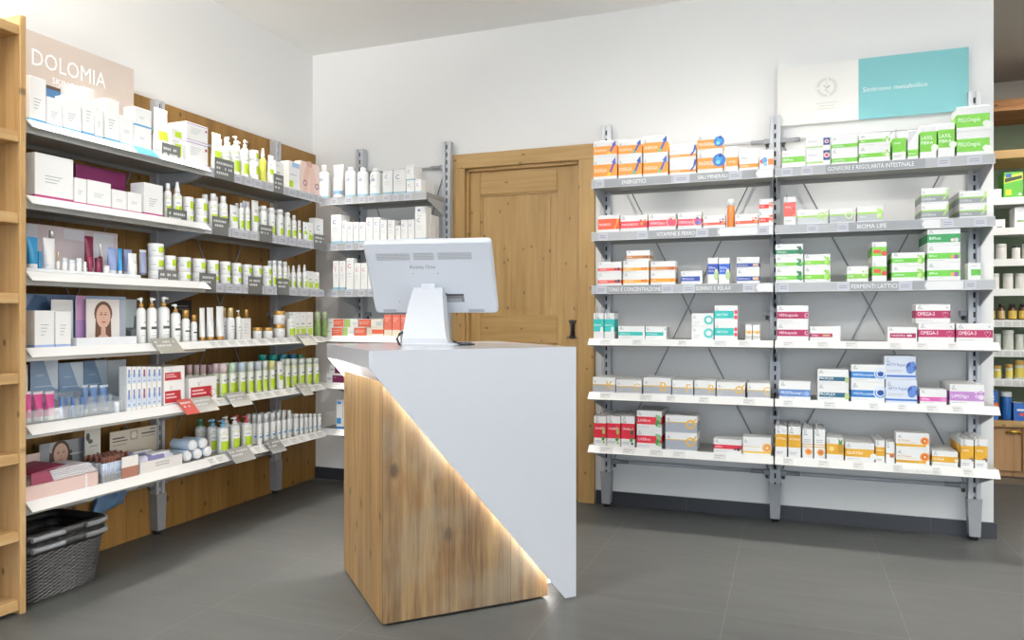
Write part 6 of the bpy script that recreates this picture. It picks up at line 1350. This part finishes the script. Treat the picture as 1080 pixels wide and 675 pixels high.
flat(FF, R_, 0, 1058.6, 1079, [181.4], [('b', 0, 1, '#5fb53a'), ('p', [(0, .55), (1, .7), (1, .95), (0, .85)], '#d8d84a'), ('p', [(.05, .6), (.95, .74), (.95, .86), (.05, .76)], '#2c4a2a'), ('b', .8, .95, '#2d5fa8', .1, .4), ('b', .1, .32, '#e6d83a', .1, .4), ('e', .85, .12, .05, .05, '#f0f0ee')], 'bright green and yellow box', d=.14, base='#5fb53a', name='tea_box', cat='box')
flat(FF, R_, 0, 1046, 1056.6, [199.4], small(.3, .2, .8), 'white box half hidden by the wall end', d=.1, cat='box', name='tea_box')
flat(FF, R_, 1, 1045, 1060.4, [231.4], [('b', .1, .2, '#4a4f48', .4, .8)], 'low white box half hidden by the wall end', d=.12, cat='box', name='tea_box')
flat(FF, R_, 1, 1070, 1094, [218], [('b', .28, .36, '#6f9a5a', .1, .5)] + small(.8, .1, .5), 'taller white box with green leaf print', d=.14, cat='box', name='tea_box')
fj = lambda w, h: mk_jar(w, h, 'none', bodyc='#dcd9d2', lid='#d2cfc8', hl=.2, name='herb_jar')
for x0, x1, dd in ((1041, 1048.6, 'partly behind the wall end'), (1049.6, 1062, 'next to the black-ringed jar'), (1077.4, 1090, 'at the picture edge')):
    rnd(FF, R_, 2, x0, x1, [257.4], fj, 'plain white lidded jar ' + dd, cat='jar')
rnd(FF, R_, 2, 1066.6, 1076.4, [259.4], lambda w, h: mk_jar(w, h, 'none', bodyc='#e3e0da', lid='#2a2a2a', hl=.14, name='herb_jar'), 'white jar with black ring', cat='jar')
for x0, x1, dd in ((1042, 1054.4, 'partly behind the wall end'), (1057.4, 1069, 'in the middle'), (1070, 1082, 'at the picture edge')):
    rnd(FF, R_, 3, x0, x1, [288.6], fj, 'white canister ' + dd, cat='jar')
ab = lambda w, h: mk_cap(w, h, [] and '' or 'amber', bodyc='#4a2c16', cap='#2a241e', hc=.2, rc=.7, name='amber_bottle')
LB['amber'] = [(.08, .58, -75, 75, '#c9a94a')]; LB['amberp'] = [(.08, .58, -75, 75, '#b59a6a')]; LB['yel'] = [(.1, .6, -80, 80, '#d9c65a')]
for x0, x1, lb, dd in ((1043, 1049.8, 'amber', 'partly behind the wall end'), (1051.6, 1060.2, 'amberp', 'with beige label'), (1062.4, 1072.6, 'amber', 'with broad yellow label'), (1073.6, 1083, 'amber', 'at the picture edge')):
    rnd(FF, R_, 4, x0, x1, [320.6], lambda w, h, lb=lb: mk_cap(w, h, lb, bodyc='#4a2c16', cap='#2a241e', hc=.2, rc=.7, name='amber_bottle'), 'brown glass bottle ' + dd)
tub = lambda w, h: mk_jar(w, h, 'none', bodyc='#d3d4ca', lid='#dcdcd4', hl=.2, name='herb_tub')
for x0, x1, t, dd in ((1047, 1056, 352, 'next to the wall end'), (1057, 1069.4, 348, 'tallest in the middle'), (1070.4, 1080, 352.4, 'at the picture edge')):
    rnd(FF, R_, 5, x0, x1, [t], tub, 'pale tub ' + dd, cat='tub')
yt_ = lambda w, h: mk_jar(w, h, 'yel', bodyc='#cfd0c8', lid='#c9a04a', hl=.25, name='herb_jar')
for x0, x1, t, dd in ((1047.4, 1056.6, 385.4, 'next to the wall end'), (1060, 1068.6, 384, 'in the middle'), (1069.4, 1080.4, 380, 'tallest, at the picture edge')):
    rnd(FF, R_, 6, x0, x1, [t], yt_, 'yellow-labelled jar with ochre lid ' + dd, cat='jar')
FF.z.append(zt)
flat(FF, R_, 7, 1042, 1053, [411.6], [('b', 0, 1, '#1f5fa8'), ('b', .4, .58, '#e0603a'), ('t', .3, .68, .12, '#ffffff', 'C', .9)], 'blue box with orange stripe on the pine worktop', d=.1, name='supplement_box')
rnd(FF, R_, 7, 1054.6, 1067.4, [413], lambda w, h: mk_jar(w, h, 'none', bodyc='#1f5a9c', lid='#e9eaea', hl=.17, name='supplement_tub'), 'blue tub with white lid on the pine worktop', cat='tub')
flat(FF, R_, 7, 1069, 1086, [425], [('b', 0, 1, '#245fae'), ('b', .55, .66, '#e9edf2', .2, .8), ('e', .5, .36, .12, .09, '#d0483a')], 'low blue box with red spot on the pine worktop', d=.1, name='supplement_box')

# ================================================================ labels for the goods
ORD = ['first', 'second', 'third', 'fourth', 'fifth', 'sixth', 'seventh', 'eighth', 'ninth', 'tenth', 'eleventh', 'twelfth', 'thirteenth', 'fourteenth', 'fifteenth', 'sixteenth', 'seventeenth', 'eighteenth']
SHN = ['top shelf', 'second shelf', 'third shelf', 'fourth shelf', 'fifth shelf', 'bottom shelf']
BAY = {'A': ('door-side bay', 'from the door'), 'B': ('wall-end bay', 'from the middle post'), 'C': ('corner rack', 'from the corner'), 'M': ('corner-side bay', 'from the corner'),
       'N': ('bookcase-side bay', 'from the bookcase'), 'T': ('bookcase-side bay', 'from the bookcase'), 'R': ('next room', 'from the wall end')}
RSH = ['under the pine shelf', 'second white shelf', 'third white shelf', 'fourth white shelf', 'fifth white shelf', 'sixth white shelf', 'lowest white shelf', 'worktop']
grp = {}; LONG = []
for r in REC:
    b = 'N' if r['bay'] == 'T' else r['bay']; grp.setdefault((b, r['sh'], r['d']), []).append(r)
for (b, s_, d), L_ in grp.items():
    bay, frm = BAY[b]; shn = RSH[s_] if b == 'R' else SHN[s_]
    cols = sorted({round(r['x'], 4) for r in L_}); cols = cols[::-1] if b == 'M' else cols
    for r in L_:
        lb = d
        if r['n'] > 1 and len({q['lv'] for q in L_ if round(q['x'], 4) == round(r['x'], 4)}) > 1:
            lb += (', lower of two', ', upper of two')[r['lv']] if r['n'] == 2 else (', bottom of three', ', middle of three', ', top of three')[r['lv']]
        if len(cols) > 1: lb += ', ' + ORD[cols.index(round(r['x'], 4))] + ' ' + frm
        if r['row']: lb += (', second row', ', back row')[min(1, r['row'] - 1)]
        lb += ', ' + (shn + ', ' + bay if b != 'R' or s_ < 7 else bay)
        for q0, q1 in ((' from the middle post', ' from the post'), (' of two', ''), (' of three', ''), ('from the ', 'from '), (', second row', ' behind'), (', back row', ' furthest back'), ('door-side bay', 'door bay'), ('bookcase-side bay', 'bookcase bay'), (' with ', ', ')):
            if len(lb.replace(',', ' ').split()) > 16: lb = lb.replace(q0, q1, 1)
        if len(lb.replace(',', ' ').split()) > 16: LONG.append(lb)
        tag(r['o'], lb, r['cat'], r['g'] or ('cartons on the medicine shelving' if b in 'AB' else 'goods on the corner rack' if b == 'C' else 'goods in the next room' if b == 'R' else 'cosmetics on the pine-backed shelving'))

# ================================================================ light
def area(name, loc, rot, sx, sy, power, color, spread=180):
    l = bpy.data.lights.new(name, 'AREA'); l.shape = 'RECTANGLE'; l.size = sx; l.size_y = sy; l.energy = power; l.color = color; l.spread = math.radians(spread)
    o = bpy.data.objects.new(name, l); COL.objects.link(o); o.location = loc; o.rotation_euler = rot; return o
def spot(loc, aim, power, size=44, blend=.7, color=(1, .955, .885), r=.02):
    l = bpy.data.lights.new('ceiling_spot', 'SPOT'); l.energy = power; l.spot_size = math.radians(size); l.spot_blend = blend; l.shadow_soft_size = r; l.color = color
    o = bpy.data.objects.new('ceiling_spot', l); COL.objects.link(o); o.location = loc
    o.rotation_euler = (Vector(aim) - Vector(loc)).to_track_quat('-Z', 'Y').to_euler(); return o
WARM = (1, .96, .9); NEUT = (1, .99, .97)
for x in (2.3, 2.95, 3.6, 4.22): spot((x, -.30, ZC - .03), (x, -.60, 0), 165, 52, .85)
for y in (-2.6, -1.95, -1.3, -.65): spot((.34, y, ZC - .03), (.66, y, 0), 165, 52, .85)
for x in (1.2, 1.75): spot((x, -.5, ZC - .03), (x, -.9, 0), 90)
spot((2.9, -4.4, 2.95), (.36, -1.2, 1.6), 125, 34, .9, NEUT, .05)  # this and the next two: accent spots added to brighten the shelf fronts
spot((3.4, -4.2, 2.95), (.36, -2.1, 1.8), 60, 30, .9, NEUT, .05)
spot((2.2, -4.0, 2.95), (3.3, -.36, 1.7), 115, 34, .9, NEUT, .05)
area('ceiling_panel', (2.4, -2.1, ZC - .02), (0, 0, 0), 1.2, 1.2, 16, NEUT)
area('ceiling_panel', (3.4, -5.0, ZC - .02), (0, 0, 0), 2.4, 1.6, 20, NEUT)
area('shop_window', (4.4, -7.3, 1.25), (math.radians(90), 0, 0), 6.5, 2.3, 138, (.78, .89, 1))
area('added_uplight', (.6, -5.2, 2.46), (math.radians(180), math.radians(-22), 0), .2, 3.0, 400, NEUT)  # unseen uplight added to brighten the ceiling and upper walls
area('added_uplight', (6.2, -3.0, 2.46), (math.radians(180), math.radians(22), 0), .2, 3.0, 340, NEUT)  # second added uplight out of view, same purpose on the other side
area('next_room_lamp', (5.3, .7, 2.95), (0, 0, 0), .8, .5, 32, WARM)
w = bpy.data.worlds.new('daylight'); SC.world = w; w.use_nodes = True
bg = w.node_tree.nodes['Background']; bg.inputs['Color'].default_value = (.82, .9, 1, 1); bg.inputs['Strength'].default_value = .3

# ================================================================ camera and view
cam = bpy.data.cameras.new('camera'); cam.lens = 36 * F / 1080; cam.sensor_width = 36; cam.sensor_fit = 'HORIZONTAL'; cam.shift_y = -(337.5 - YH) / 1080; cam.clip_start = .05
co = bpy.data.objects.new('camera', cam); COL.objects.link(co); co.location = (CX, CY, CH); co.rotation_euler = (PI / 2, 0, YAW); SC.camera = co
vs_ = SC.view_settings; vs_.view_transform = 'Standard'; vs_.look = 'None'; vs_.gamma = 1; vs_.exposure = 0; vs_.use_curve_mapping = False
SC.cycles.max_bounces = 8; SC.cycles.diffuse_bounces = 5; SC.cycles.glossy_bounces = 3; SC.cycles.transmission_bounces = 6; SC.cycles.transparent_max_bounces = 12; SC.cycles.caustics_reflective = False; SC.cycles.caustics_refractive = False; SC.cycles.sample_clamp_indirect = 6
